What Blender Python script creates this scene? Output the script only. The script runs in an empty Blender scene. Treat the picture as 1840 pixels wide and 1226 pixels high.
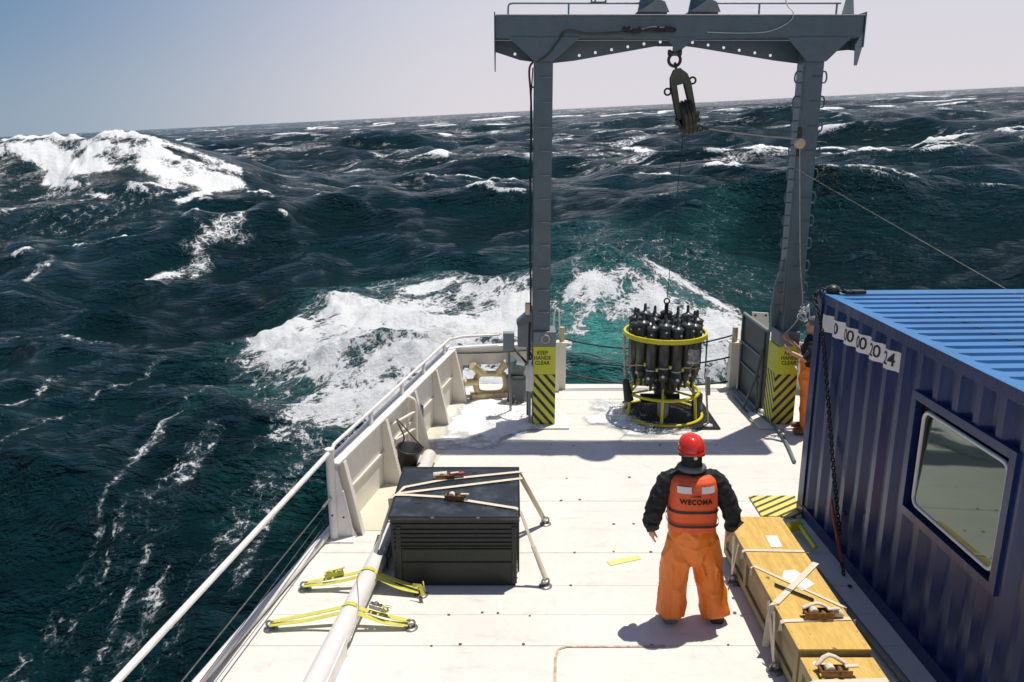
import bpy, bmesh, math, random
import numpy as np
from mathutils import Vector, Matrix, Euler, noise as mnoise
R = math.radians
random.seed(7)
S = bpy.context.scene
C = S.collection

# ------------------------------------------------------------------ camera
CAMZ = 4.3
FPX = 1470.0                      # focal length in pixels of the 1840 wide photograph
PITCH = math.atan(387 / FPX)
cam_d = bpy.data.cameras.new('camera')
cam_d.sensor_width = 36
cam_d.lens = 36 * FPX / 1840
cam_d.clip_start = .05
cam_d.clip_end = 60000
cam = bpy.data.objects.new('camera', cam_d)
C.objects.link(cam)
cam.location = (0, 0, CAMZ)
cam.rotation_euler = (R(90) - PITCH, 0, 0)
S.camera = cam

# measured points: where the sight line through a photograph point meets a real plane
cP, sP = math.cos(PITCH), math.sin(PITCH)
def ray(px, py):
    X = (px - 920) / FPX; Y = (py - 613) / FPX
    return Vector((X, cP - Y * sP, -sP - Y * cP))
def on_z(px, py, z=0.0):
    d = ray(px, py); t = (z - CAMZ) / d.z
    return Vector((d.x * t, d.y * t, z))
def on_y(px, py, y):
    d = ray(px, py); t = y / d.y
    return Vector((d.x * t, y, CAMZ + d.z * t))

# the ship rolls and pitches: the sea is a level plane seen from her tilted deck
SEA_N = ray(1840, 155).cross(ray(0, 246)).normalized()
if SEA_N.z < 0: SEA_N.negate()
SEA_H = 6.2
SEA_V = (Vector((0, 1, 0)) - SEA_N * SEA_N.y).normalized()
SEA_U = SEA_V.cross(SEA_N).normalized()
SEA_O = Vector((0, 0, CAMZ)) - SEA_N * SEA_H

# ------------------------------------------------------------------ light
W = bpy.data.worlds.new('World'); S.world = W; W.use_nodes = True
nt = W.node_tree; nt.nodes.clear()
out = nt.nodes.new('ShaderNodeOutputWorld'); bg = nt.nodes.new('ShaderNodeBackground')
sky = nt.nodes.new('ShaderNodeTexSky'); sky.sky_type = 'NISHITA'; sky.sun_disc = False
SUN_DIR = Vector((1.13, 1.05, 5.6)).normalized()
sd = Vector((SUN_DIR.dot(SEA_U), SUN_DIR.dot(SEA_V), SUN_DIR.dot(SEA_N)))
sky.sun_elevation = math.asin(sd.z); sky.sun_rotation = math.atan2(sd.x, sd.y)
sky.air_density = 1.0; sky.dust_density = .6; sky.ozone_density = 2.2; sky.altitude = 5
bg.inputs['Strength'].default_value = .085
tc = nt.nodes.new('ShaderNodeTexCoord'); mp = nt.nodes.new('ShaderNodeMapping')
mp.inputs['Rotation'].default_value = Matrix((SEA_U, SEA_V, SEA_N)).to_euler()
nt.links.new(tc.outputs['Generated'], mp.inputs['Vector'])
nt.links.new(mp.outputs['Vector'], sky.inputs['Vector'])
tint = nt.nodes.new('ShaderNodeMix'); tint.data_type = 'RGBA'; tint.blend_type = 'MULTIPLY'
tint.inputs['Factor'].default_value = 1; tint.inputs['B'].default_value = (1.0, .93, 1.0, 1)
nt.links.new(sky.outputs['Color'], tint.inputs['A'])
sep = nt.nodes.new('ShaderNodeSeparateXYZ'); nt.links.new(mp.outputs['Vector'], sep.inputs[0])
def mrange(sock, a, b, c, d):
    r = nt.nodes.new('ShaderNodeMapRange'); r.interpolation_type = 'SMOOTHSTEP'
    for k, v in zip(('From Min', 'From Max', 'To Min', 'To Max'), (a, b, c, d)): r.inputs[k].default_value = v
    nt.links.new(sock, r.inputs['Value']); return r.outputs['Result']
def skymix(f, a, b):
    x = nt.nodes.new('ShaderNodeMix'); x.data_type = 'RGBA'; nt.links.new(f, x.inputs['Factor'])
    for k, v in (('A', a), ('B', b)):
        if isinstance(v, tuple): x.inputs[k].default_value = (*[q / .085 for q in v], 1)
        else: nt.links.new(v, x.inputs[k])
    return x.outputs['Result']
# pale sea haze low in the sky, brighter toward the sun's side
hzc = skymix(mrange(sep.outputs['X'], -.60, -.02, 0, 1), (.27, .365, .46), (.72, .69, .735))
hzu = skymix(mrange(sep.outputs['X'], -.60, .05, 0, 1), (.125, .25, .43), (.66, .66, .755))
hz_all = skymix(mrange(sep.outputs['Z'], .0, .17, 0, 1), hzc, hzu)
nt.links.new(skymix(mrange(sep.outputs['Z'], .10, .55, 0, 1), hz_all, tint.outputs['Result']), bg.inputs['Color'])
nt.links.new(bg.outputs['Background'], out.inputs['Surface'])
sl = bpy.data.lights.new('sun', 'SUN'); sl.energy = 4.6; sl.angle = R(.55); sl.color = (1, .945, .86)
so = bpy.data.objects.new('sun', sl); C.objects.link(so)
so.rotation_euler = (-SUN_DIR).to_track_quat('-Z', 'Y').to_euler(); so.location = (20, 20, 40)
S.view_settings.view_transform = 'Standard'; S.view_settings.look = 'None'
S.view_settings.exposure = 0.0; S.view_settings.gamma = 1
S.view_settings.use_curve_mapping = False

# ------------------------------------------------------------------ materials
def new_mat(name):
    m = bpy.data.materials.new(name); m.use_nodes = True
    n = m.node_tree; n.nodes.clear()
    o = n.nodes.new('ShaderNodeOutputMaterial'); b = n.nodes.new('ShaderNodeBsdfPrincipled')
    n.links.new(b.outputs[0], o.inputs[0])
    return m, n, b
def col4(c): return (c[0], c[1], c[2], 1)
def noise_node(n, vec, scale, detail=5, rough=.6, dist=0.0):
    t = n.nodes.new('ShaderNodeTexNoise'); t.inputs['Scale'].default_value = scale
    t.inputs['Detail'].default_value = detail; t.inputs['Roughness'].default_value = rough
    t.inputs['Distortion'].default_value = dist
    if vec is not None: n.links.new(vec, t.inputs['Vector'])
    return t.outputs['Fac']
def ramp(n, fac, lo, hi, a=0.0, b=1.0):
    r = n.nodes.new('ShaderNodeMapRange'); r.interpolation_type = 'SMOOTHSTEP'
    r.inputs['From Min'].default_value = lo; r.inputs['From Max'].default_value = hi
    r.inputs['To Min'].default_value = a; r.inputs['To Max'].default_value = b
    n.links.new(fac, r.inputs['Value']); return r.outputs['Result']
def mixc(n, fac, a, b, mode='MIX'):
    x = n.nodes.new('ShaderNodeMix'); x.data_type = 'RGBA'; x.blend_type = mode
    for k, v in (('Factor', fac), ('A', a), ('B', b)):
        if isinstance(v, (tuple, list)): x.inputs[k].default_value = col4(v)
        elif isinstance(v, (int, float)): x.inputs[k].default_value = v
        else: n.links.new(v, x.inputs[k])
    return x.outputs['Result']
def mth(n, op, a, b=None, clamp=False):
    x = n.nodes.new('ShaderNodeMath'); x.operation = op; x.use_clamp = clamp
    for i, v in enumerate((a, b)):
        if v is None: continue
        if isinstance(v, (int, float)): x.inputs[i].default_value = v
        else: n.links.new(v, x.inputs[i])
    return x.outputs[0]
def objco(n, scale=(1, 1, 1), kind='Object'):
    t = n.nodes.new('ShaderNodeTexCoord'); m = n.nodes.new('ShaderNodeMapping')
    m.inputs['Scale'].default_value = scale
    n.links.new(t.outputs[kind], m.inputs['Vector']); return m.outputs['Vector']
def bump(n, b, h, strength=.3, dist=.01):
    x = n.nodes.new('ShaderNodeBump'); x.inputs['Strength'].default_value = strength
    x.inputs['Distance'].default_value = dist
    n.links.new(h, x.inputs['Height']); n.links.new(x.outputs[0], b.inputs['Normal'])
def paint(name, c, rough=.5, metal=0.0, vary=.18, scale=3.0, dirt=None, dirt_amt=.35, rust=0.0,
          bmp=.15, bscale=60, stretch=(1, 1, 1)):
    m, n, b = new_mat(name)
    v = objco(n, stretch)
    f = noise_node(n, v, scale, 6, .65)
    f2 = noise_node(n, v, scale * 9, 4, .7)
    lo = tuple(x * (1 - vary) for x in c); hi = tuple(min(1, x * (1 + vary)) for x in c)
    base = mixc(n, ramp(n, f, .3, .7), lo, hi)
    base = mixc(n, ramp(n, f2, .45, .75, 0, .35), base, tuple(x * .8 for x in c))
    if dirt:
        base = mixc(n, mth(n, 'MULTIPLY', ramp(n, f, .48, .66), dirt_amt), base, dirt)
    if rust:
        r1 = noise_node(n, v, scale * 2.3, 8, .75)
        base = mixc(n, mth(n, 'MULTIPLY', ramp(n, r1, .72 - rust * .22, .80 - rust * .2), .85), base, (.17, .06, .022))
    n.links.new(base, b.inputs['Base Color'])
    b.inputs['Roughness'].default_value = rough; b.inputs['Metallic'].default_value = metal
    n.links.new(ramp(n, f2, .3, .7, max(.05, rough - .1), min(1, rough + .12)), b.inputs['Roughness'])
    if bmp: bump(n, b, noise_node(n, v, bscale, 3, .6), bmp, .004)
    return m
M = {}
M['white'] = paint('white_marine_paint', (.78, .75, .71), .35, dirt=(.50, .44, .33), dirt_amt=.3, rust=.28)
M['white_in'] = paint('cream_bulwark_paint', (.80, .75, .66), .4, vary=.08, dirt=(.62, .53, .36), dirt_amt=.3, rust=.3)
M['tube'] = paint('white_tube_plastic', (.74, .70, .67), .35, vary=.06, dirt=(.5, .42, .33), dirt_amt=.25)
M['frame'] = paint('blue_grey_paint', (.088, .128, .140), .42, vary=.14, scale=1.4, dirt=(.07, .085, .085), dirt_amt=.55, rust=.32)
M['frame_l'] = paint('light_blue_grey_paint', (.22, .27, .28), .45, vary=.15, dirt=(.12, .13, .12), rust=.1)
M['gear'] = paint('grey_gear_paint', (.17, .20, .20), .5, vary=.2, dirt=(.08, .09, .08), rust=.2)
M['gate'] = paint('grey_gate_paint', (.085, .10, .105), .55, vary=.25, scale=5, dirt=(.03, .035, .03), rust=.15)
M['yellow'] = paint('yellow_frame_paint', (.62, .56, .02), .4, vary=.12, dirt=(.35, .28, .03), dirt_amt=.3)
M['black'] = paint('black_plastic', (.012, .014, .013), .42, vary=.3, scale=6)
M['bottle'] = paint('dark_bottle_plastic', (.022, .028, .026), .36, vary=.25, scale=4)
M['bottle_cap'] = paint('bottle_cap_plastic', (.045, .05, .048), .35, vary=.2)
M['pale'] = paint('pale_plastic', (.62, .62, .6), .4, vary=.08)
M['steel'] = paint('dull_steel', (.32, .31, .29), .38, .7, vary=.25, rust=.35)
M['darksteel'] = paint('dark_oily_steel', (.035, .038, .03), .4, .5, vary=.35, rust=.25)
M['sheave'] = paint('olive_sheave_steel', (.06, .065, .04), .4, .4, vary=.35, rust=.3)
M['rope_blue'] = paint('dark_rope', (.02, .03, .045), .8, vary=.3, scale=20)
M['rope_tan'] = paint('tan_rope', (.42, .36, .27), .85, vary=.3, scale=20)
M['wire'] = paint('steel_wire', (.15, .15, .14), .4, .6, vary=.3, scale=20)
M['strap'] = paint('cream_webbing', (.70, .62, .48), .8, vary=.15, scale=18, dirt=(.4, .3, .17), dirt_amt=.5)
M['strap_y'] = paint('yellow_webbing', (.60, .565, .09), .75, vary=.16, scale=14, dirt=(.35, .33, .03), dirt_amt=.4)
M['brass'] = paint('rusty_brown_ratchet', (.20, .10, .035), .5, .4, vary=.4, scale=14, rust=.5)
M['orange'] = paint('orange_oilskin', (.88, .205, .014), .48, vary=.12, scale=5, dirt=(.60, .15, .02), dirt_amt=.45, bmp=.25, bscale=14)
M['vest'] = paint('orange_vest_fabric', (.84, .115, .030), .7, vary=.12, scale=7, dirt=(.38, .07, .03), dirt_amt=.5, bmp=.3, bscale=30)
M['jacket'] = paint('black_jacket_fabric', (.010, .011, .012), .85, vary=.3, scale=8, bmp=.4, bscale=22)
M['skin'] = paint('skin', (.52, .27, .19), .5, vary=.12, scale=9)
M['red'] = paint('red_helmet_shell', (.70, .035, .018), .16, vary=.06, bmp=0)
M['greyfab'] = paint('grey_hood_fabric', (.12, .13, .14), .85, vary=.25, scale=12)
M['boot'] = paint('brown_boot_rubber', (.16, .07, .02), .5, vary=.3, scale=9)
M['rubber'] = paint('black_rubber', (.016, .016, .016), .6, vary=.3)
M['paper'] = paint('paper_label', (.78, .75, .74), .6, vary=.05)
M['print'] = paint('black_print', (.02, .02, .022), .6, vary=.05, bmp=0)
M['redpaint'] = paint('dark_red_paint', (.30, .035, .02), .5, vary=.3, scale=10)
M['yplate'] = paint('yellow_sign_paint', (.60, .62, .03), .4, vary=.07, scale=3, dirt=(.42, .42, .05), dirt_amt=.35, rust=.06)
M['chock'] = paint('yellowed_rusty_paint', (.62, .52, .30), .5, vary=.15, dirt=(.42, .24, .08), dirt_amt=.6, rust=.6, scale=5)
M['rope_grey'] = paint('grey_hose', (.05, .055, .055), .5, vary=.3, scale=14)
M['hose_l'] = paint('pale_hose', (.40, .42, .40), .5, vary=.2)


def deck_mat(name, c, k=1.0):
    m, n, b = new_mat(name)
    v = objco(n)
    big = noise_node(n, v, .9, 5, .6); mid = noise_node(n, v, 5, 7, .72, .4)
    fine = noise_node(n, v, 55, 4, .7); spots = noise_node(n, v, 9, 9, .8)
    st = noise_node(n, objco(n, (1, 5, 1)), 1.6, 6, .65, .5)
    base = mixc(n, ramp(n, big, .3, .7), tuple(x * .95 for x in c), tuple(min(1, x * 1.04) for x in c))
    base = mixc(n, ramp(n, mid, .5, .72, 0, .42 * k), base, (.48, .44, .37))
    base = mixc(n, ramp(n, st, .54, .72, 0, .45 * k), base, (.45, .45, .43))
    base = mixc(n, ramp(n, fine, .58, .74, 0, .3 * k), base, (.40, .37, .32))
    base = mixc(n, ramp(n, spots, .665, .70, 0, .8), base, (.20, .10, .05))
    scf = noise_node(n, objco(n, (1.0, .35, 1)), 3.2, 9, .8, .8)
    base = mixc(n, ramp(n, scf, .60, .68, 0, .38 * k), base, (.33, .30, .27))
    rs2 = noise_node(n, objco(n, (.6, 1, 1)), 1.9, 9, .82, .6)
    base = mixc(n, ramp(n, rs2, .64, .72, 0, .55 * k), base, (.50, .33, .18))
    n.links.new(base, b.inputs['Base Color'])
    n.links.new(ramp(n, mid, .35, .65, .38, .72), b.inputs['Roughness'])
    h = mth(n, 'ADD', mth(n, 'MULTIPLY', fine, .5), mth(n, 'MULTIPLY', mid, 1.2))
    bump(n, b, h, .35, .006)
    return m
M['deck'] = deck_mat('worn_white_deck_paint', (.70, .672, .61), .9)
M['deck_m'] = deck_mat('tan_deck_margin_paint', (.60, .58, .46))
M['seam'] = paint('grimy_seam', (.52, .48, .43), .7, vary=.3, rust=.45, scale=5)
M['seam_dot'] = paint('dark_rusty_socket', (.12, .09, .07), .7, vary=.4, rust=.8, scale=20)
M['rustline'] = paint('rust_bleed_line', (.50, .40, .30), .7, vary=.3, rust=.9, scale=16)
M['tape'] = paint('faded_yellow_tape', (.72, .68, .22), .5, vary=.1)

def stripes_mat(name, c1, c2, axis_mix, period, duty=.5, off=0.0):
    m, n, b = new_mat(name)
    t = n.nodes.new('ShaderNodeTexCoord'); s = n.nodes.new('ShaderNodeSeparateXYZ')
    n.links.new(t.outputs['Object'], s.inputs[0])
    a = mth(n, 'MULTIPLY', s.outputs['X'], axis_mix[0]); bb = mth(n, 'MULTIPLY', s.outputs['Y'], axis_mix[1])
    c = mth(n, 'MULTIPLY', s.outputs['Z'], axis_mix[2])
    q = mth(n, 'ADD', mth(n, 'ADD', mth(n, 'ADD', a, bb), c), off + 50 * period)
    f = mth(n, 'FRACT', mth(n, 'DIVIDE', q, period))
    g = mth(n, 'LESS_THAN', f, duty)
    w = noise_node(n, t.outputs['Object'], 14, 7, .7)
    base = mixc(n, g, c1, c2)
    base = mixc(n, ramp(n, w, .56, .72, 0, .55), base, (.25, .20, .08))
    n.links.new(base, b.inputs['Base Color']); b.inputs['Roughness'].default_value = .5
    bump(n, b, w, .15, .004)
    return m
YEL = (.56, .57, .06); BLK = (.018, .018, .014)

def wood_mat():
    m, n, b = new_mat('plywood')
    v = objco(n, (9, 1.1, 9)); v2 = objco(n)
    g = noise_node(n, v, 2.2, 8, .65, .8); k = noise_node(n, v2, 7, 3, .5); f = noise_node(n, objco(n, (40, 3, 40)), 3, 5, .6)
    base = mixc(n, ramp(n, g, .3, .7), (.72, .49, .12), (.56, .34, .07))
    base = mixc(n, ramp(n, f, .4, .7, 0, .4), base, (.36, .2, .07))
    base = mixc(n, ramp(n, k, .70, .735, 0, .9), base, (.16, .07, .02))
    n.links.new(base, b.inputs['Base Color']); b.inputs['Roughness'].default_value = .6
    bump(n, b, f, .3, .004)
    return m
M['wood'] = wood_mat()
M['wood_side'] = paint('dark_wood_side', (.30, .24, .12), .7, vary=.3, scale=4, stretch=(1, .3, 1))  # crate sides darker and more olive than the lids

def blue_mat(name, c, rough):
    m, n, b = new_mat(name)
    v = objco(n); f = noise_node(n, v, 1.3, 6, .6); s = noise_node(n, objco(n, (1, 1, .12)), 9, 5, .7)
    base = mixc(n, ramp(n, f, .3, .7), tuple(x * .88 for x in c), tuple(x * 1.1 for x in c))
    base = mixc(n, ramp(n, s, .55, .75, 0, .3), base, (.05, .08, .16))
    q = noise_node(n, v, 22, 6, .8)
    base = mixc(n, ramp(n, q, .72, .77, 0, .6), base, (.14, .07, .04))
    n.links.new(base, b.inputs['Base Color'])
    n.links.new(ramp(n, s, .3, .7, rough - .08, rough + .1), b.inputs['Roughness'])
    return m
M['blue'] = blue_mat('blue_container_paint_shaded', (.008, .026, .108), .30)  # container blue darkened, the wall's shade put into the colour
M['blue_sunlit'] = blue_mat('blue_container_paint_sunlit', (.035, .16, .37), .5)  # same blue lightened, sun on the roof put into the colour
M['lid'] = paint('mottled_black_lid', (.016, .021, .024), .36, vary=.3, scale=3, dirt=(.05, .065, .08), dirt_amt=.8)  # lid mottled with blue-grey patches
M['bin'] = paint('black_bin_plastic', (.007, .011, .008), .5, vary=.25, scale=7)
m, n, b = new_mat('window_glass'); M['glass'] = m
b.inputs['Base Color'].default_value = (.035, .05, .042, 1); b.inputs['Roughness'].default_value = .03
b.inputs['IOR'].default_value = 1.75; b.inputs['Specular Tint'].default_value = (.82, 1, .86, 1)
b.inputs['Coat Weight'].default_value = .4; b.inputs['Coat Tint'].default_value = (.85, 1, .9, 1); b.inputs['Coat IOR'].default_value = 1.6; b.inputs['Coat Roughness'].default_value = .03
bump(n, b, noise_node(n, objco(n), 1.2, 2, .5), .12, .02)

# ------------------------------------------------------------------ mesh builder
def frame_from(d, up=None):
    d = d.normalized()
    up = up or (Vector((0, 0, 1)) if abs(d.z) < .95 else Vector((1, 0, 0)))
    s = d.cross(up).normalized(); u = s.cross(d).normalized()
    return s, u
class MB:
    def __init__(s): s.v = []; s.f = []; s.sm = []
    def add(s, verts, faces, smooth=False):
        o = len(s.v); s.v += [tuple(x) for x in verts]
        for f in faces: s.f.append([i + o for i in f]); s.sm.append(smooth)
        return s
    def box(s, c, d, rz=0.0, rx=0.0, ry=0.0, bev=0.0):
        c = Vector(c); hx, hy, hz = d[0] / 2, d[1] / 2, d[2] / 2
        m = Euler((rx, ry, rz)).to_matrix()
        bv = min(bev, hx * .9, hy * .9, hz * .9)
        if bv <= 0:
            vs = [c + m @ Vector((x * hx, y * hy, z * hz)) for z in (-1, 1) for y in (-1, 1) for x in (-1, 1)]
            return s.add(vs, [(0, 2, 3, 1), (4, 5, 7, 6), (0, 1, 5, 4), (2, 6, 7, 3), (0, 4, 6, 2), (1, 3, 7, 5)])
        bm = bmesh.new(); bmesh.ops.create_cube(bm, size=1)
        for v in bm.verts: v.co = Vector((v.co.x * d[0], v.co.y * d[1], v.co.z * d[2]))
        bmesh.ops.bevel(bm, geom=bm.edges[:], offset=bv, segments=2, affect='EDGES', profile=.5)
        bm.verts.index_update()
        vs = [c + m @ v.co for v in bm.verts]; fs = [[v.index for v in f.verts] for f in bm.faces]
        bm.free(); return s.add(vs, fs)
    def tube(s, path, r, seg=8, closed=False, caps=True, smooth=True, flat=1.0, up=None):
        path = [Vector(p) for p in path]; n = len(path); vs = []; fs = []
        ps = None
        for i, p in enumerate(path):
            a = path[i - 1] if (i > 0 or closed) else p
            q = path[(i + 1) % n] if (i < n - 1 or closed) else p
            d = (q - a)
            if d.length < 1e-9: d = Vector((0, 0, 1))
            d.normalize()
            if ps is None or up is not None: sx, uy = frame_from(d, up)
            else:
                sx = (ps - d * ps.dot(d))
                sx = sx.normalized() if sx.length > 1e-6 else frame_from(d)[0]
                uy = sx.cross(d).normalized()
            ps = sx
            rr = r[i] if isinstance(r, (list, tuple)) else r
            for k in range(seg):
                t = 2 * math.pi * k / seg
                vs.append(p + sx * math.cos(t) * rr + uy * math.sin(t) * rr * flat)
        for i in range(n if closed else n - 1):
            j = (i + 1) % n
            for k in range(seg):
                l = (k + 1) % seg
                fs.append((i * seg + k, i * seg + l, j * seg + l, j * seg + k))
        s.add(vs, fs, smooth)
        if caps and not closed:
            s.add([vs[k] for k in range(seg)], [list(range(seg))[::-1]])
            s.add([vs[(n - 1) * seg + k] for k in range(seg)], [list(range(seg))])
        return s
    def ribbon(s, path, w, t=.004, up=(0, 0, 1)):
        path = [Vector(p) for p in path]; up = Vector(up); n = len(path); vs = []
        for i, p in enumerate(path):
            d = (path[min(n - 1, i + 1)] - path[max(0, i - 1)]).normalized()
            u = up if abs(d.dot(up)) < .97 else Vector((0, 1, 0))
            sd_ = d.cross(u).normalized(); nn = sd_.cross(d).normalized()
            vs += [p - sd_ * w / 2, p + sd_ * w / 2, p + sd_ * w / 2 + nn * t, p - sd_ * w / 2 + nn * t]
        fs = [(0, 1, 2, 3), tuple(4 * (n - 1) + k for k in (3, 2, 1, 0))]
        for i in range(n - 1):
            for k in range(4):
                l = (k + 1) % 4
                fs.append((4 * i + k, 4 * i + l, 4 * i + 4 + l, 4 * i + 4 + k))
        return s.add(vs, fs)
    def lathe(s, prof, c=(0, 0, 0), seg=16, axis=None, caps=True, sx=1.0, sy=1.0):
        c = Vector(c); ax = Vector(axis or (0, 0, 1)).normalized()
        a, b_ = frame_from(ax); vs = []; fs = []
        for (r, z) in prof:
            for k in range(seg):
                t = 2 * math.pi * k / seg
                vs.append(c + a * math.cos(t) * r * sx + b_ * math.sin(t) * r * sy + ax * z)
        for i in range(len(prof) - 1):
            for k in range(seg):
                l = (k + 1) % seg
                fs.append((i * seg + k, i * seg + l, (i + 1) * seg + l, (i + 1) * seg + k))
        s.add(vs, fs, True)
        if caps:
            s.add(vs[:seg], [list(range(seg))[::-1]]); s.add(vs[-seg:], [list(range(seg))])
        return s
    def prism(s, poly, ext):
        poly = [Vector(p) for p in poly]; e = Vector(ext); n = len(poly)
        vs = poly + [p + e for p in poly]
        fs = [list(range(n))[::-1], [n + i for i in range(n)]]
        for i in range(n): j = (i + 1) % n; fs.append((i, j, n + j, n + i))
        return s.add(vs, fs)
    def torus(s, c, R0, r, axis=(0, 0, 1), seg=24, rs=6, a0=0, a1=None, sx=1.0):
        ax = Vector(axis).normalized(); a, b_ = frame_from(ax); c = Vector(c)
        closed = a1 is None; a1_ = 2 * math.pi if closed else a1
        pts = [c + (a * math.cos(a0 + (a1_ - a0) * k / seg) * sx + b_ * math.sin(a0 + (a1_ - a0) * k / seg)) * R0 for k in range(seg if closed else seg + 1)]
        return s.tube(pts, r, rs, closed)
    def build(s, name, mat, parent=None, smooth_angle=None):
        me = bpy.data.meshes.new(name); me.from_pydata(s.v, [], s.f)
        me.polygons.foreach_set('use_smooth', s.sm); me.validate(); me.update()
        bm = bmesh.new(); bm.from_mesh(me); bmesh.ops.recalc_face_normals(bm, faces=bm.faces[:]); bm.to_mesh(me); bm.free()
        if mat: me.materials.append(M[mat] if isinstance(mat, str) else mat)
        o = bpy.data.objects.new(name, me); C.objects.link(o)
        if parent:
            o.parent = parent; o.matrix_parent_inverse = Matrix.Identity(4)
            # geometry is written in world space; shift it into the parent's space
            inv = world_of(parent).inverted()
            me.transform(inv)
        return o
WORLD = {}
def world_of(o):
    m = Matrix.Identity(4)
    while o is not None:
        m = Matrix.LocRotScale(o.location, o.rotation_euler, o.scale) @ m; o = o.parent
    return m
def tag(o, label=None, cat=None, group=None, kind=None):
    if label: o['label'] = label
    if cat: o['category'] = cat
    if group: o['group'] = group
    if kind: o['kind'] = kind
    return o
def thing(name, label, cat, loc=(0, 0, 0), group=None, rot=(0, 0, 0)):
    o = bpy.data.objects.new(name, None); C.objects.link(o); o.location = loc; o.rotation_euler = rot
    o.empty_display_size = .1
    return tag(o, label, cat, group)
def link_copy(ch, parent):
    c = ch.copy(); C.objects.link(c); c.parent = parent; return c
def copy_tree(o, parent=None):
    c = o.copy(); C.objects.link(c); c.parent = parent
    for ch in list(o.children): copy_tree(ch, c)
    return c
def text_mesh(name, txt, size, mat, origin, ex, ey, parent=None, thick=.002, warp=None, align='CENTER', sx=1.0, bold=0.0, spacing=1.0):
    cu = bpy.data.curves.new(name, 'FONT'); cu.body = txt; cu.size = size; cu.align_x = align; cu.align_y = 'CENTER'
    cu.extrude = thick; cu.offset = bold; cu.space_line = .95; cu.space_character = spacing; cu.resolution_u = 3
    to = bpy.data.objects.new(name + '_src', cu); C.objects.link(to)
    dg = bpy.context.evaluated_depsgraph_get(); me = bpy.data.meshes.new_from_object(to.evaluated_get(dg))
    bpy.data.objects.remove(to)
    ex = Vector(ex).normalized(); ey = Vector(ey).normalized(); ez = ex.cross(ey)
    if warp:
        bm = bmesh.new(); bm.from_mesh(me); bmesh.ops.triangulate(bm, faces=bm.faces[:])
        for _ in range(3):
            le = [e for e in bm.edges if e.calc_length() > size * .09]
            if le: bmesh.ops.subdivide_edges(bm, edges=le, cuts=1); bmesh.ops.triangulate(bm, faces=bm.faces[:])
        bm.to_mesh(me); bm.free()
    for v in me.vertices:
        p = Vector(origin) + ex * v.co.x * sx + ey * v.co.y + ez * v.co.z
        v.co = warp(p) if warp else p
    me.materials.clear(); me.materials.append(M[mat])
    o = bpy.data.objects.new(name, me); C.objects.link(o)
    if parent: o.parent = parent; me.transform(world_of(parent).inverted())
    return o
def bez(a, b_, sag=0.0, n=12, dirn=(0, 0, -1)):
    a = Vector(a); b_ = Vector(b_); d = Vector(dirn)
    return [a.lerp(b_, i / n) + d * sag * 4 * (i / n) * (1 - i / n) for i in range(n + 1)]
def smooth_path(pts, n=6):
    pts = [Vector(p) for p in pts]; o = []
    for i in range(len(pts) - 1):
        p0 = pts[max(0, i - 1)]; p1 = pts[i]; p2 = pts[i + 1]; p3 = pts[min(len(pts) - 1, i + 2)]
        for k in range(n):
            t = k / n
            o.append(.5 * ((2 * p1) + (p2 - p0) * t + (2 * p0 - 5 * p1 + 4 * p2 - p3) * t * t + (3 * p1 - p0 - 3 * p2 + p3) * t ** 3))
    o.append(pts[-1]); return o

# ------------------------------------------------------------------ ship outline
def x_left(y): return -1.95 - (8.2 - y) * .2 if y < 8.2 else -1.95 + (y - 8.2) * .203
def x_right(y): return 4.4 - x_left(y)
STERN_Y = 13.45

# ------------------------------------------------------------------ sea
def vnoise(x, y, seed=0):
    xi = np.floor(x); yi = np.floor(y); xf = x - xi; yf = y - yi
    def h(a, b_):
        k = np.sin(a * 127.1 + b_ * 311.7 + seed * 74.7) * 43758.5453
        return k - np.floor(k)
    u = xf * xf * (3 - 2 * xf); v = yf * yf * (3 - 2 * yf)
    return (h(xi, yi) * (1 - u) + h(xi + 1, yi) * u) * (1 - v) + (h(xi, yi + 1) * (1 - u) + h(xi + 1, yi + 1) * u) * v
def fbm(x, y, o=4, seed=0):
    s = 0; a = .5
    for i in range(o): s = s + a * vnoise(x, y, seed + i); x = x * 2.03 + 5.1; y = y * 2.03 + 1.7; a *= .5
    return s
def sstep(x, a, b_):
    t = np.clip((x - a) / (b_ - a), 0, 1); return t * t * (3 - 2 * t)
def sea_uv(px, py, h=0.0):
    d = ray(px, py); t = (SEA_H - h) / -d.dot(SEA_N)
    return d.dot(SEA_U) * t, d.dot(SEA_V) * t
def poly_soft(U, V, poly, soft):
    # signed distance to a polygon, positive inside
    px = np.array([p[0] for p in poly]); py = np.array([p[1] for p in poly]); n = len(poly)
    dmin = np.full(U.shape, 1e9); inside = np.zeros(U.shape, bool)
    for i in range(n):
        x1, y1, x2, y2 = px[i], py[i], px[(i + 1) % n], py[(i + 1) % n]
        ex, ey = x2 - x1, y2 - y1; t = np.clip(((U - x1) * ex + (V - y1) * ey) / (ex * ex + ey * ey + 1e-9), 0, 1)
        dmin = np.minimum(dmin, np.hypot(U - x1 - t * ex, V - y1 - t * ey))
        c = ((y1 > V) != (y2 > V)) & (U < (x2 - x1) * (V - y1) / (y2 - y1 + 1e-12) + x1); inside ^= c
    sdv = np.where(inside, dmin, -dmin)
    return sstep(sdv, -soft, soft)
def line_soft(U, V, pts, w):
    d = np.full(U.shape, 1e9)
    for (x1, y1), (x2, y2) in zip(pts[:-1], pts[1:]):
        ex, ey = x2 - x1, y2 - y1; t = np.clip(((U - x1) * ex + (V - y1) * ey) / (ex * ex + ey * ey + 1e-9), 0, 1)
        d = np.minimum(d, np.hypot(U - x1 - t * ex, V - y1 - t * ey))
    return np.exp(-(d / w) ** 2)

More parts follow.
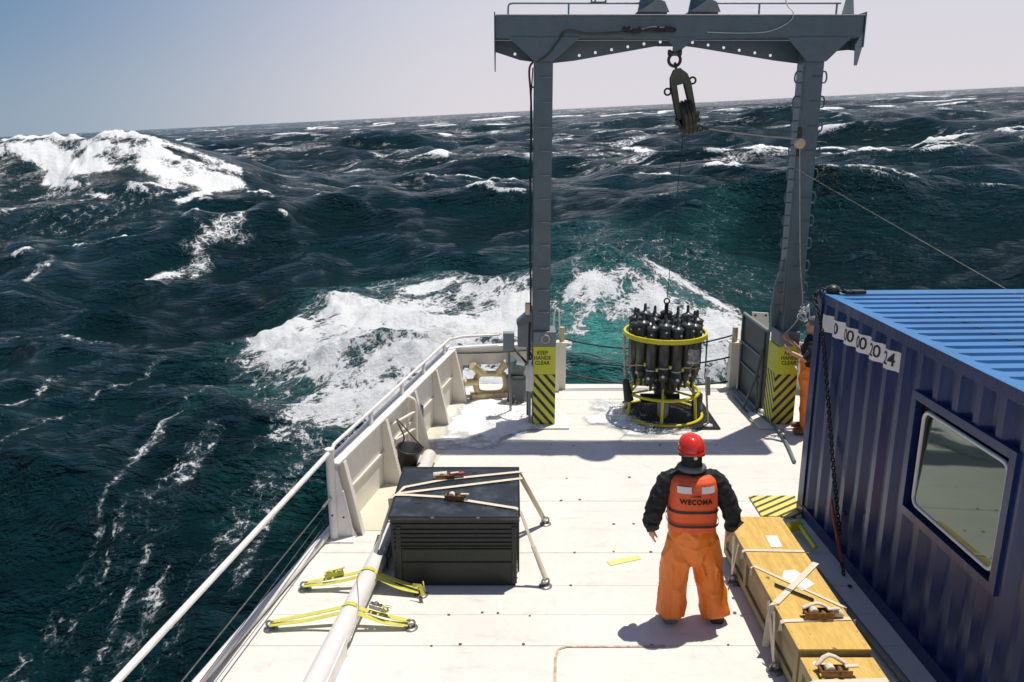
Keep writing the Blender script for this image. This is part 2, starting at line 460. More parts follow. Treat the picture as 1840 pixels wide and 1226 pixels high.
rs = [2.5]
while rs[-1] < 45: rs.append(rs[-1] * 1.0095)
while rs[-1] < 180: rs.append(rs[-1] * 1.0085)
while rs[-1] < 900: rs.append(rs[-1] * 1.013)
while rs[-1] < 30000: rs.append(rs[-1] * 1.04)
rad = np.array(rs)
th = np.concatenate([np.linspace(-110, -38, 90, endpoint=False), np.linspace(-38, 38, 900, endpoint=False), np.linspace(38, 110, 91)]) * math.pi / 180
RR, TH = np.meshgrid(rad, th, indexing='ij')
U0 = RR * np.sin(TH); V0 = RR * np.cos(TH)
dR = np.gradient(rad)[:, None] * np.ones_like(TH); dT = RR * np.gradient(th)[None, :]
SP = np.maximum(dR, np.minimum(dT, 4 * dR))
rng = np.random.RandomState(11)
Hh = np.zeros_like(U0); DU = np.zeros_like(U0); DV = np.zeros_like(U0); J = np.zeros_like(U0)
near = np.clip((np.hypot(U0 - 1, np.maximum(V0 - 6, 0)) - 4) / 26, 0, 1)
lam = 95.0
waves = []
while lam > .55:
    for _ in range(2 if lam > 6 else 3):
        l_ = lam * (1 + .15 * rng.randn() * .5)
        ang = R(180 + 8) + rng.randn() * (.38 if lam > 12 else .6)
        amp = l_ * (.0054 if lam > 30 else .0128 if lam > 6 else .0110)
        waves.append((l_, ang, amp, rng.rand() * 6.283))
    lam *= .86
calm = 1 - .78 * np.exp(-((U0 + 27) / 24) ** 2 - ((V0 - 48) / 26) ** 2)
gust = .6 + .9 * fbm(U0 / 23 + 3, V0 / 30 + 9, 3, 5)
for l_, ang, amp, ph in waves:
    k = 2 * math.pi / l_; kx, ky = math.sin(ang), math.cos(ang)
    wgt = np.clip((l_ / SP - 2.2) / 2.5, 0, 1)
    if l_ > 14: wgt = wgt * (.12 + .88 * near)
    if l_ > 10: wgt = wgt * calm
    if l_ < 8: wgt = wgt * gust
    p = k * (kx * U0 + ky * V0) + ph + .9 * vnoise(U0 / (l_ * 2.5) + ph * 9, V0 / (l_ * 2.5), 3)
    c_ = np.cos(p); s_ = np.sin(p)
    Hh += wgt * amp * c_; q = .9
    DU -= wgt * amp * q * kx * s_; DV -= wgt * amp * q * ky * s_
    if l_ < 45: J += wgt * amp * k * c_
# the high breaking sea on the port quarter
cu0, cv0 = -34.5, 71.0
t_ = (U0 - cu0)
ridge_v = cv0 - .10 * t_ + .006 * t_ ** 2 * (t_ > 0)
rh = 6.15 * np.exp(-(np.maximum(t_, 0) / 12.5) ** 2) * np.exp(-(np.minimum(t_, 0) / 34) ** 2)
rh *= 1 + .12 * (vnoise(U0 / 4.5, V0 * 0 + 2, 8) - .5) + .05 * (vnoise(U0 / 1.3, V0 * 0 + 2, 9) - .5)
dv = V0 - ridge_v
prof = np.where(dv < 0, np.exp(-(np.abs(dv) / 8.5) ** 1.7), np.exp(-(dv / 15.0) ** 2))
trough = np.exp(-((dv + 19) / 9.0) ** 2)
big_mask = prof * (rh / 6.5)
Hh = Hh * (1 - .75 * big_mask) + rh * prof - 1.3 * (rh / 6.5) * trough
Hh -= .5 * np.exp(-((U0 + 12) / 14) ** 2 - ((V0 - 38) / 10) ** 2)
# second smaller crest and the stern hump
su, sv = sea_uv(400, 415, .8)
Hh += 1.3 * np.exp(-((U0 - su - (V0 - sv) * .9) / 3.5) ** 2 - ((V0 - sv) / 7) ** 2)
hu, hv = sea_uv(1120, 470, 1.2)
Hh += 1.9 * (1 + .5 * (fbm(U0 / 2.2, V0 / 2.2, 3, 37) - .47)) * np.exp(-((U0 - hu) / 3.4) ** 2 - (np.where(V0 < hv, V0 - hv, (V0 - hv) * .8) / 3.0) ** 2)
qu, qv = sea_uv(700, 540, .6)
Hh += .7 * np.exp(-((U0 - qu) / 5.0) ** 2 - ((V0 - qv) / 4.0) ** 2)
# foam density
Jn = J / (J.std(axis=1, keepdims=True) + 1e-6)
Jn = np.where(RR > 700, 3.2 * (fbm(U0 / 40, V0 / 26, 4, 91) - .47) * 4, Jn)
F = .85 * sstep(Jn, .95, 2.0) * sstep(fbm(U0 / 15, V0 / 9, 4, 2), .40, .54) * 1.0 * sstep(RR, 25, 55)
F *= 1 - big_mask
pol = lambda pts, h: [sea_uv(x, y, h) for x, y in pts]
wob = lambda a, s: (fbm(U0 / s, V0 / s, 4, 21) - .47) * a
QS = 1.7
quart = pol([(430, 615), (485, 565), (555, 535), (640, 530), (705, 528), (740, 498), (785, 485), (850, 492), (940, 505), (1010, 530), (1010, 700), (900, 760), (780, 790), (690, 800), (600, 790), (530, 775), (480, 765), (495, 720), (465, 670)], .1)
Q_ = poly_soft(U0 + wob(3.5, 1.6), V0 + wob(3.5, 2.1), quart, QS)
F = np.maximum(F, Q_ * (.80 + 1.7 * (fbm(U0 / 1.3, V0 / 1.3, 4, 31) - .47) + .8 * (fbm(U0 / 5, V0 / 4, 2, 33) - .47)))
fr = poly_soft(U0 + wob(5, 2.), V0 + wob(5, 2.), pol([(430, 600), (560, 515), (720, 480), (950, 480), (1010, 480), (1010, 700), (600, 760), (470, 800), (440, 690)], 0), 1.6)
F = np.maximum(F, fr * (.46 + .5 * (fbm(U0 / 1.4, V0 / 1.4, 3, 39) - .47)))
nearq = poly_soft(U0 + wob(3, 1.6), V0 + wob(3, 1.6), pol([(500, 680), (560, 640), (860, 620), (880, 700), (720, 800), (600, 820), (490, 800)], .1), 1.2)
F = np.maximum(F, nearq * (.70 + 1.5 * (fbm(U0 / 1.1, V0 / 1.1, 4, 40) - .47)))
trail = poly_soft(U0 + wob(3, 2.), V0 + wob(3, 2.), pol([(480, 700), (700, 690), (640, 780), (560, 860), (470, 860), (470, 780)], 0), 1.2)
F = np.maximum(F, trail * .42)
# stern wash
arc = np.maximum(line_soft(U0 + wob(4, 1.3), V0 + wob(4, 1.3), pol([(1000, 535), (1050, 508), (1090, 475)], 1.1), .5) * .85, line_soft(U0 + wob(4, 1.3), V0 + wob(4, 1.3), pol([(1095, 470), (1130, 468), (1175, 485), (1230, 510), (1300, 530)], 1.3), 1.3))
F = np.maximum(F, arc * (.92 + 1.2 * (fbm(U0 / .9, V0 / .9, 3, 35) - .47)))
wash = poly_soft(U0 + wob(4, 2.), V0 + wob(4, 2.), pol([(1180, 500), (1290, 490), (1370, 530), (1460, 560), (1460, 680), (1250, 700), (1215, 560)], 0), 1.6)
F = np.maximum(F, wash * (.82 + 1.2 * (fbm(U0 / 1.2, V0 / 1.2, 3, 36) - .47)))
wash2 = poly_soft(U0 + wob(4, 2.), V0 + wob(4, 2.), pol([(985, 430), (1080, 425), (1250, 440), (1300, 400), (1440, 470), (1440, 660), (985, 680)], 0), 2.2)
F = np.maximum(F, wash2 * .33)
F = F * (1 - .35 * np.exp(-((U0 - hu + 1.6) / 1.7) ** 2 - ((V0 - hv + 3.6) / 2.2) ** 2))
# breaking crest foam: along the ridge, spilling down the face in tongues
def face_uv(px, py):
    d = ray(px, py); du, dvv, dn = d.dot(SEA_U), d.dot(SEA_V), d.dot(SEA_N); k = math.hypot(du, dvv)
    for t in np.arange(44 / k, 96 / k, .25):
        u, v = du * t, dvv * t; h = SEA_H + dn * t; q = u - cu0
        rv = cv0 - .10 * q + (.006 * q * q if q > 0 else 0)
        r_ = 6.15 * math.exp(-(max(q, 0) / 12.5) ** 2) * math.exp(-(min(q, 0) / 34) ** 2); w = v - rv
        pr = math.exp(-(abs(w) / 8.5) ** 1.7) if w < 0 else math.exp(-(w / 15.0) ** 2)
        if h <= r_ * pr - 1.3 * (r_ / 6.5) * math.exp(-((w + 19) / 9.0) ** 2) or (w > 0): return (u, v)
    return (u, v)
Z2 = lambda pts: [face_uv(x / 2.357, y / 2.357 + 180) for x, y in pts]
def WP(pts, soft=.7, a=1.5, sc=1.8): return poly_soft(U0 + wob(a, sc), V0 + wob(a * 1.3, sc * .8), Z2(pts), soft)
tex = fbm(U0 / 1.6, V0 / 1.1, 5, 44) - .47
band = WP([(-900, 150), (-100, 165), (60, 175), (300, 165), (440, 120), (560, 140), (700, 170), (880, 160), (960, 235), (1040, 295), (1030, 345), (880, 345), (800, 352), (700, 378), (600, 432), (530, 432), (440, 432), (380, 405), (300, 372), (240, 335), (170, 310), (180, 250), (60, 232), (0, 285), (-100, 300), (-900, 320)])
hole = np.maximum.reduce([WP([(420, 300), (500, 268), (600, 272), (700, 345), (600, 385), (530, 412), (450, 408), (420, 360)], .5), WP([(700, 192), (830, 178), (880, 222), (760, 232)], .4), WP([(20, 235), (200, 255), (170, 300), (20, 290)], .5) * .8, WP([(300, 345), (340, 320), (400, 330), (390, 385)], .5) * .5])
crest = along_c = sstep(rh, 1.6, 3.4) * np.exp(-((dv - .4) / 1.6) ** 2)
WF = np.maximum(band, crest * .95) * (1 - .93 * hole)
F = np.maximum(F, WF * (.70 + 1.5 * tex))
tail = WP([(790, 465), (1010, 385), (1020, 350), (850, 395), (740, 440)], .6)
F = np.maximum(F, tail * (.72 + tex)); F = np.maximum(F, WP([(90, 430), (240, 340), (300, 360), (150, 420)], .6) * .55); F = np.maximum(F, WP([(40, 490), (120, 470), (110, 500), (60, 510)], .5) * .8)
streaks_w = 1 - sstep(np.abs(fbm((U0 - .5 * dv) / 1.6, dv / 14, 3, 77) - .47), 0, .06)
F = np.maximum(F, sstep(rh, 2, 4) * sstep(dv, -24, -12) * (1 - sstep(dv, -2, 2)) * (.24 + .26 * streaks_w) * (1 - hole * .5))
for pts, h, w, s_ in (([(310, 452), (360, 430), (410, 425), (440, 400), (470, 384)], .8, .85, .60), ([(245, 468), (280, 462)], .6, .55, .85),
                      ([(1120, 352), (1190, 348)], 0, .8, .8), ([(1130, 262), (1200, 262)], .5, 1.6, .9), ([(1210, 272), (1300, 264)], .5, 1.6, .9),
                      ([(480, 266), (600, 270)], 1, 2.2, .9), ([(545, 232), (620, 234)], 0, 3, .9), ([(1500, 255), (1580, 262)], .5, 2.0, .8),
                      ([(1630, 208), (1690, 212)], .5, 3, .85), ([(1770, 300), (1835, 305)], .3, 1.3, .8), ([(820, 255), (860, 258)], .6, 1.8, .9),
                      ([(840, 282), (880, 275)], .6, 1.2, .9), ([(1630, 172), (1700, 175)], 0, 9, .9), ([(1150, 205), (1190, 206)], 0, 4, .85),
                      ([(1400, 215), (1450, 215)], 0, 3, .85), ([(20, 510), (50, 495)], 0, .6, .6), ([(110, 585), (150, 583)], 0, .5, .6)):
    wv = h
    F = np.maximum(F, s_ * line_soft(U0 + wob(3 * w, w * 1.6), V0 + wob(3 * w, w * 1.6), pol(pts, h), w))
# long wind streaks beside the hull
stv = np.abs(fbm(U0 / 1.8 - .07 * V0 + .6 * vnoise(U0 / 4, V0 / 6, 60), V0 / 19, 4, 61) - .47)
streak = (1 - sstep(stv, .01, .075)) * sstep(fbm(U0 / 5.5, V0 / 9, 3, 63), .36, .50) * (1 - sstep(RR, 26, 42))
F = np.maximum(F, streak * (.40 + .6 * (fbm(U0 / .8, V0 / 1.6, 3, 66) - .45)))
F = np.maximum(F, .10 * sstep(fbm(U0 / 9, V0 / 14, 3, 64), .42, .6) * (1 - sstep(RR, 60, 140)))
flecks = poly_soft(U0 + wob(5, 3.), V0 + wob(5, 3.), pol([(1250, 300), (1560, 330), (1840, 340), (2000, 520), (1400, 520)], 0), 5)  # pale flecks scattered over the right of the sea
F = np.maximum(F, flecks * (.16 + .5 * np.clip(fbm(U0 / 6, V0 / 3, 4, 81) - .5, 0, 1)))
F = np.clip(F, 0, 1.15)
# aerated green water
A = np.clip(np.exp(-((U0 - hu - .2 + wob(2, 2)) / 3.6) ** 2 - ((V0 - hv + 4.6 + wob(2, 1.6)) / 4.2) ** 2) * 1.3, 0, 1)
A = A * (.55 + .9 * fbm(U0 / 2.2, V0 / 2.2, 4, 38)); A = np.maximum(A, .24 * fr); A = np.maximum(A, .15 * wash2); A = np.maximum(A, .12 * trail)
A = np.clip(A, 0, 1)
# foam is lumpy and stands a little proud
Hh += sstep(F, .5, 1.0) * (fbm(U0 / .9, V0 / .9, 4, 71) - .4) * .55 * (1 + .012 * RR) * (RR < 120)
# spray lip thrown up along the crest
Pu = U0 + DU; Pv = V0 + DV
P3 = np.array(SEA_O)[None, None, :] + Pu[..., None] * np.array(SEA_U) + Pv[..., None] * np.array(SEA_V) + Hh[..., None] * np.array(SEA_N)
shipx = np.clip((8.2 - P3[..., 1]) * .2, -1.05, 3)
inside = (P3[..., 0] > -2.6 - shipx) & (P3[..., 0] < 7.0 + shipx) & (P3[..., 1] < 14.2)
P3[..., 2] = np.where(inside, np.minimum(P3[..., 2], -1.0), P3[..., 2])
nr, nc = U0.shape
verts = P3.reshape(-1, 3)
idx = np.arange(nr * nc).reshape(nr, nc)
quads = np.stack([idx[:-1, :-1], idx[:-1, 1:], idx[1:, 1:], idx[1:, :-1]], -1).reshape(-1, 4)
me = bpy.data.meshes.new('sea'); me.vertices.add(len(verts)); me.vertices.foreach_set('co', verts.astype(np.float32).ravel())
me.loops.add(quads.size); me.loops.foreach_set('vertex_index', quads.astype(np.int32).ravel())
me.polygons.add(len(quads)); me.polygons.foreach_set('loop_start', np.arange(0, quads.size, 4, dtype=np.int32))
me.polygons.foreach_set('loop_total', np.full(len(quads), 4, dtype=np.int32))
me.polygons.foreach_set('use_smooth', np.ones(len(quads), bool)); me.update()
for nm, arr in (('foam', F), ('aer', A)):
    at_ = me.attributes.new(nm, 'FLOAT', 'POINT'); at_.data.foreach_set('value', arr.astype(np.float32).ravel())

def sea_material():
    m, n, b = new_mat('sea_water')
    L = n.links
    g = n.nodes.new('ShaderNodeNewGeometry')
    mpn = n.nodes.new('ShaderNodeMapping'); mpn.inputs['Rotation'].default_value = Matrix((SEA_U, SEA_V, SEA_N)).to_euler()
    L.new(g.outputs['Position'], mpn.inputs['Vector'])
    pos = mpn.outputs['Vector']
    fa = n.nodes.new('ShaderNodeAttribute'); fa.attribute_name = 'foam'
    aa = n.nodes.new('ShaderNodeAttribute'); aa.attribute_name = 'aer'
    def scaled(s):
        q = n.nodes.new('ShaderNodeMapping'); q.inputs['Scale'].default_value = s; L.new(pos, q.inputs['Vector']); return q.outputs['Vector']
    warp = n.nodes.new('ShaderNodeTexNoise'); warp.inputs['Scale'].default_value = 1.1; warp.inputs['Detail'].default_value = 4
    L.new(pos, warp.inputs['Vector'])
    wv = n.nodes.new('ShaderNodeVectorMath'); wv.operation = 'SCALE'; wv.inputs['Scale'].default_value = 1.3
    L.new(warp.outputs['Color'], wv.inputs[0])
    wa = n.nodes.new('ShaderNodeVectorMath'); wa.operation = 'ADD'; L.new(scaled((1, .62, 1)), wa.inputs[0]); L.new(wv.outputs[0], wa.inputs[1])
    def lace(scale):
        v = n.nodes.new('ShaderNodeTexVoronoi'); v.feature = 'DISTANCE_TO_EDGE'; v.inputs['Scale'].default_value = scale
        L.new(wa.outputs[0], v.inputs['Vector']); return v.outputs['Distance']
    l1 = ramp(n, lace(1.5), 0, .13, 1, 0); l2 = ramp(n, lace(4.6), 0, .20, 1, 0)
    nz = noise_node(n, pos, 2.4, 10, .78); nf = noise_node(n, pos, 9, 8, .8)
    pat = mth(n, 'ADD', mth(n, 'MULTIPLY', l1, .22), mth(n, 'MULTIPLY', l2, .18))
    pat = mth(n, 'ADD', pat, mth(n, 'MULTIPLY', ramp(n, nz, .3, .7), .28))
    vf = noise_node(n, pos, 26, 5, .75)
    pat = mth(n, 'ADD', pat, mth(n, 'MULTIPLY', ramp(n, nf, .32, .68), .24)); pat = mth(n, 'ADD', pat, mth(n, 'MULTIPLY', ramp(n, vf, .36, .64), .20))       # about 0..1.1
    s = mth(n, 'ADD', pat, mth(n, 'MULTIPLY', fa.outputs['Fac'], 1.28))
    mask = ramp(n, s, 1.06, 1.26)
    thin = ramp(n, s, .85, 1.12, 0, .22)
    camd = n.nodes.new('ShaderNodeVectorMath'); camd.operation = 'LENGTH'; L.new(pos, camd.inputs[0])
    cap = mth(n, 'MULTIPLY', ramp(n, noise_node(n, scaled((.11, .30, .2)), 1.0, 5, .68, .6), .522, .59), ramp(n, noise_node(n, scaled((.03, .055, .05)), 1.0, 3, .55), .44, .55))
    cap2 = mth(n, 'MULTIPLY', ramp(n, noise_node(n, scaled((.22, .75, .3)), 1.0, 4, .65, .5), .60, .66), ramp(n, noise_node(n, scaled((.02, .03, .05)), 1.0, 3, .55), .40, .6))
    cap = mth(n, 'MAXIMUM', cap, cap2)
    cap = mth(n, 'MULTIPLY', mth(n, 'MULTIPLY', cap, ramp(n, camd.outputs['Value'], 45, 100)), ramp(n, nz, .40, .52))
    mask = mth(n, 'MAXIMUM', mask, cap)
    deep = mixc(n, ramp(n, noise_node(n, pos, .05, 4, .6), .35, .65), (.0015, .0180, .0225), (.0038, .035, .042))
    aer = mixc(n, ramp(n, nz, .3, .7), (.012, .17, .16), (.14, .52, .47))
    water = mixc(n, aa.outputs['Fac'], deep, aer)
    water = mixc(n, thin, water, (.16, .30, .32))
    base = mixc(n, mask, water, mixc(n, ramp(n, nf, .3, .65), (.70, .75, .76), (.90, .90, .89)))
    L.new(base, b.inputs['Base Color'])
    far = ramp(n, camd.outputs['Value'], 30, 400, 0, 1)
    rbase = mth(n, 'ADD', mth(n, 'MULTIPLY', far, .12), .10)
    rr = n.nodes.new('ShaderNodeMix'); rr.data_type = 'FLOAT'; L.new(mask, rr.inputs['Factor']); L.new(rbase, rr.inputs['A']); rr.inputs['B'].default_value = .9
    L.new(rr.outputs['Result'], b.inputs['Roughness'])
    b.inputs['IOR'].default_value = 1.33; b.inputs['Specular IOR Level'].default_value = .36
    def ridged(f): return mth(n, 'SUBTRACT', 1.0, mth(n, 'ABSOLUTE', mth(n, 'SUBTRACT', mth(n, 'MULTIPLY', f, 2.0), 1.0)))
    w1 = ridged(noise_node(n, scaled((1, 1.7, 1)), 1.5, 6, .62, .4))
    w2 = ridged(noise_node(n, scaled((.8, 1.6, 1)), .30, 6, .62, .3))
    mg = n.nodes.new('ShaderNodeTexNoise'); mg.noise_dimensions = '3D'; mg.inputs['Scale'].default_value = 6; mg.inputs['Detail'].default_value = 7; mg.inputs['Roughness'].default_value = .75
    L.new(scaled((1, 1.8, 1)), mg.inputs['Vector'])
    h = mth(n, 'ADD', mth(n, 'MULTIPLY', w1, .42), mth(n, 'MULTIPLY', mg.outputs['Fac'], .17))
    w3 = ridged(noise_node(n, scaled((.9, 1.7, 1)), .75, 5, .62, .4))
    h = mth(n, 'ADD', h, mth(n, 'MULTIPLY', w2, 2.1)); h = mth(n, 'ADD', h, mth(n, 'MULTIPLY', w3, .85))
    foam_h = mth(n, 'ADD', mth(n, 'MULTIPLY', nf, .13), mth(n, 'MULTIPLY', nz, .20))
    hm = n.nodes.new('ShaderNodeMix'); hm.data_type = 'FLOAT'; L.new(mask, hm.inputs['Factor']); L.new(h, hm.inputs['A']); L.new(foam_h, hm.inputs['B'])
    bump(n, b, hm.outputs['Result'], .9, .8)
    return m
me.materials.append(sea_material())
sea = bpy.data.objects.new('sea', me); C.objects.link(sea); tag(sea, 'dark teal rough sea with breaking waves and foam streaks', None, None, 'structure')

# ------------------------------------------------------------------ hull and deck
ys = [-4.5, 0, 4, 8.2, 12.9, STERN_Y]
outline = [(x_left(y), y) for y in ys[:-1]] + [(x_left(12.9) + .35, STERN_Y), (x_right(12.9) - .35, STERN_Y)] + [(x_right(y), y) for y in ys[:-1][::-1]]
b_ = MB(); b_.prism([(x, y, -.14) for x, y in outline], (0, 0, .125))
deck = b_.build('deck', 'seam'); tag(deck, 'white painted steel working deck with plate seams', None, None, 'structure')
cut = [on_z(920, y).y for y in (1160, 1104, 1052, 993, 942, 900, 859, 800)]
yy = [-4.5]
while yy[-1] + .62 < cut[0] - .3: yy.append(yy[-1] + .61)
yy += cut
while yy[-1] < STERN_Y - .9: yy.append(yy[-1] + .66)
yy.append(STERN_Y - .01)
def xl(y): return x_left(y) if y <= 12.9 else x_left(12.9) + .35 * (y - 12.9) / (STERN_Y - 12.9)
for a, c in zip(yy[:-1], yy[1:]):
    a2, c2 = a + .0022, c - .0022
    xs = [xl(a2) + .02]
    splits = []
    cols = [None] + splits + [None]
    for i in range(len(cols) - 1):
        l0 = xl(a2) + .02 if cols[i] is None else cols[i] + .003; l1 = xl(c2) + .02 if cols[i] is None else cols[i] + .003
        r0 = 4.4 - xl(a2) - .02 if cols[i + 1] is None else cols[i + 1] - .003; r1 = 4.4 - xl(c2) - .02 if cols[i + 1] is None else cols[i + 1] - .003
        z = random.uniform(-.0012, .0012)
        p = MB(); e = .008
        p.add([(l0, a2, -.015), (r0, a2, -.015), (r1, c2, -.015), (l1, c2, -.015), (l0, a2, z - e * .5), (r0, a2, z - e * .5), (r1, c2, z - e * .5), (l1, c2, z - e * .5),
               (l0 + .01, a2 + .03, z), (r0 - .01, a2 + .03, z), (r1 - .01, c2 - .03, z), (l1 + .01, c2 - .03, z)],
              [(0, 1, 5, 4), (1, 2, 6, 5), (2, 3, 7, 6), (3, 0, 4, 7), (4, 5, 9, 8), (5, 6, 10, 9), (6, 7, 11, 10), (7, 4, 8, 11), (8, 9, 10, 11)])
        p.build('deck_plate', 'deck', deck)
# tan painted margin inside the port bulwark
p = MB(); mz = .006
mpoly = [(xl(8.15) + .08, 8.15), (-1.42, 8.15), (-1.18, 8.9), (-1.0, 10.0), (-.86, 11.0), (xl(11.3) + .12, 11.6), (xl(10) + .1, 10)]
p.prism([(x, y, .0015) for x, y in mpoly], (0, 0, mz - .0015)); p.build('margin_plate', 'deck_m', deck)
# rusty flush hatch outline, faded yellow tape
ho = [on_z(997, 1240), on_z(998, 1185), on_z(1003, 1168), on_z(1018, 1163), on_z(1120, 1163), on_z(1195, 1162)]
p = MB(); p.ribbon([v + Vector((0, 0, .004)) for v in ho], .022, .004); p.build('hatch_seam', 'rustline', deck)
p = MB(); p.prism([on_z(1090, 1010) + Vector((0, 0, .003)), on_z(1098, 1017) + Vector((0, 0, .003)), on_z(1152, 1005) + Vector((0, 0, .003)), on_z(1147, 998) + Vector((0, 0, .003))], (0, 0, .0025))
tag(p.build('tape_strip', 'tape'), 'faded yellow tape strip stuck to the white deck left of the standing worker', 'tape')
# small tie-down sockets along the seams
rg_ = random.Random(21); sock = MB(); sock.lathe([(.016, 0), (.016, .003), (.009, .004)], (0, 0, 0), 8); sock_me = None
for yq in cut:
    for _ in range(5):
        o = bpy.data.objects.new('tie_down_socket', sock_me) if sock_me else sock.build('tie_down_socket', 'seam_dot', deck)
        if not sock_me: sock_me = o.data
        else: C.objects.link(o); o.parent = deck
        k_ = rg_.uniform(.6, 1.1); o.scale = (k_, k_, 1); o.location = (rg_.uniform(-.7, 3.0), yq + rg_.uniform(-.03, .03), .001)
# hull below
hv_ = []
for z, s_ in ((-.141, 0), (-1.2, .05), (-3.5, .6)):
    hv_.append([(x + (s_ if x < 2 else -s_), y - (s_ * .6 if y > 13 else 0), z) for x, y in outline])
p = MB(); n_ = len(outline); p.add(sum(hv_, []), [(k * n_ + i, k * n_ + (i + 1) % n_, (k + 1) * n_ + (i + 1) % n_, (k + 1) * n_ + i) for k in range(2) for i in range(n_)])
hull = p.build('ship_hull', 'white'); tag(hull, 'white steel hull sides and stern under the working deck', 'ship hull')
p = MB(); ed = [Vector((x_left(y) - .0, y, 0.05)) for y in (-4, 0, 4, 8.1)]
p.tube([v for v in ed], .045, 10); p.build('edge_bar', 'white', hull)

# ------------------------------------------------------------------ port bulwark
pb = thing('bulwark', 'cream painted port bulwark with cap rail, brackets and corner by the left gantry leg', 'bulwark', (-1.8, 8.2, 0))
BZ = .85
def bx(y): return x_left(y) + .12
A0 = Vector((bx(8.0), 8.0, 0)); A1 = Vector((bx(12.62), 12.62, 0)); T1 = Vector((.78, 13.0, 0))
dA = (A1 - A0).normalized(); nA = Vector((dA.y, -dA.x, 0))     # inboard normal
dT_ = (T1 - A1).normalized(); nT = Vector((dT_.y, -dT_.x, 0))
p = MB(); o_ = -nA * .012
p.prism([A0 + o_, A1 + o_, A1 + nA * .0, A0 + nA * .0], (0, 0, BZ)); p.build('plating', 'white_in', pb)
p = MB(); p.prism([A0 - nA * .09 - dA * .02, A1 - nA * .09, A1 + nA * .06, A0 + nA * .06 - dA * .02], (0, 0, .02))
for i in range(len(p.v)): p.v[i] = (p.v[i][0], p.v[i][1], p.v[i][2] + BZ + .001)
p.build('cap_rail', 'white', pb)
L_A = (A1 - A0).length
for s_ in (.12, 1.42, 2.55, 3.55, L_A - .12):
    c0 = A0 + dA * s_
    p = MB(); p.prism([c0 + nA * .001, c0 + nA * .23, c0 + nA * .23 + Vector((0, 0, .06)), c0 + nA * .05 + Vector((0, 0, BZ - .005)), c0 + nA * .001 + Vector((0, 0, BZ - .005))], dA * .012)
    f0 = c0 + nA * .232 - dA * .03; f1 = c0 + nA * .055 + Vector((0, 0, BZ - .01)) - dA * .03
    p.prism([f0, f0 + nA * .012, f1 + nA * .012, f1], dA * .07)
    p.build('bracket', 'white_in', pb)
p = MB(); p.ribbon([A0 + nA * .002 + Vector((0, 0, .42)), A1 + nA * .002 + Vector((0, 0, .42))], .03, .02, nA); p.build('stiffener', 'white_in', pb)
# transom piece with a window for the roller chock
LT = (T1 - A1).length
tr = thing('bulwark', 'cream stern bulwark with rope opening behind the left gantry leg', 'bulwark', A1)
for s0, s1, z0, z1 in ((0, .14, 0, BZ), (.14, .98, .56, BZ), (.14, .98, 0, .06), (.98, LT, 0, BZ)):
    p = MB(); q0 = A1 + dT_ * s0; q1 = A1 + dT_ * s1
    p.prism([q0 + Vector((0, 0, z0)), q1 + Vector((0, 0, z0)), q1 + Vector((0, 0, z1)), q0 + Vector((0, 0, z1))], nT * -.014); p.build('plating', 'white_in', tr)
p = MB(); p.prism([A1 - nT * .09 + Vector((0, 0, BZ)), T1 - nT * .09 + Vector((0, 0, BZ)), T1 + nT * .06 + Vector((0, 0, BZ)), A1 + nT * .06 + Vector((0, 0, BZ))], (0, 0, .019)); p.build('cap_rail', 'white', tr)
p = MB(); p.tube([A1 + nT * .02 + dT_ * t * LT * .9 + Vector((0, 0, BZ - .07 - .03 * math.sin(t * 3.1))) for t in [i / 10 for i in range(11)]], .009, 6); p.build('cable', 'rope_grey', tr)
# hand rail on top
hr = thing('handrail', 'white tubular handrail raised above the port bulwark', 'railing', A0)
HZ = 1.04
u_ = Vector((0, 0, 1))
pts = [A0 - nA * .03 + u_ * (BZ + .02), A0 - nA * .03 + dA * .03 + u_ * (HZ - .03), A0 - nA * .03 + dA * .09 + u_ * HZ, A1 - nA * .03 - dA * .15 + u_ * HZ, A1 + u_ * HZ + dT_ * .15, A1 + dT_ * .75 + u_ * HZ]
p = MB(); p.tube(pts, .022, 8); p.build('top_rail', 'white', hr)
p = MB(); p.tube([A0 - nA * .07 + u_ * (BZ + .055), A1 - nA * .07 + u_ * (BZ + .055)], .013, 6); p.build('lower_rail', 'white', hr)
for s_ in (1.12, 2.25, 3.2, 4.25):
    p = MB(); p.prism([A0 + dA * s_ - nA * .052 + u_ * (BZ + .02), A0 + dA * (s_ + .08) - nA * .052 + u_ * (BZ + .02), A0 + dA * (s_ + .06) - nA * .052 + u_ * HZ, A0 + dA * (s_ + .01) - nA * .052 + u_ * HZ], nA * .035)
    p.build('rail_post', 'white', hr)
# roller chock
rc = thing('roller_chock', 'rusty yellow mooring chock with two splayed horns in the port quarter corner', 'chock', A1 + dT_ * .5)
def tw(px, py, off=.05): 
    d = ray(px, py); pl = A1 + nT * off; t = (pl - Vector((0, 0, CAMZ))).dot(nT) / d.dot(nT); return Vector((0, 0, CAMZ)) + d * t
for a, c in (((848, 657), (870, 672)), ((911, 651), (893, 673))):
    p = MB(); A_ = tw(*a, .16); B2 = tw(*c, .08); dd = (A_ - B2).normalized()
    p.tube([B2, A_ - dd * .03, A_ - dd * .029, A_], [.055, .062, .07, .062], 12); p.build('horn', 'chock', rc)
p = MB(); ring = [tw(868, 674), tw(893, 674), tw(905, 680), tw(905, 694), tw(893, 701), tw(868, 701), tw(858, 693), tw(858, 682)]
ring = [tw(862 + 0, 672, .06), tw(900, 672, .06), tw(908, 680, .06), tw(908, 697, .06), tw(896, 706, .06), tw(864, 706, .06), tw(856, 697, .06), tw(856, 680, .06)]
p.tube(smooth_path(ring + [ring[0]], 3)[:-1], .05, 8, closed=True); p.build('ring', 'chock', rc)
p = MB(); p.tube([tw(834, 688, .12), tw(858, 686, .12)], [.06, .06], 12); p.build('side_roller', 'chock', rc)
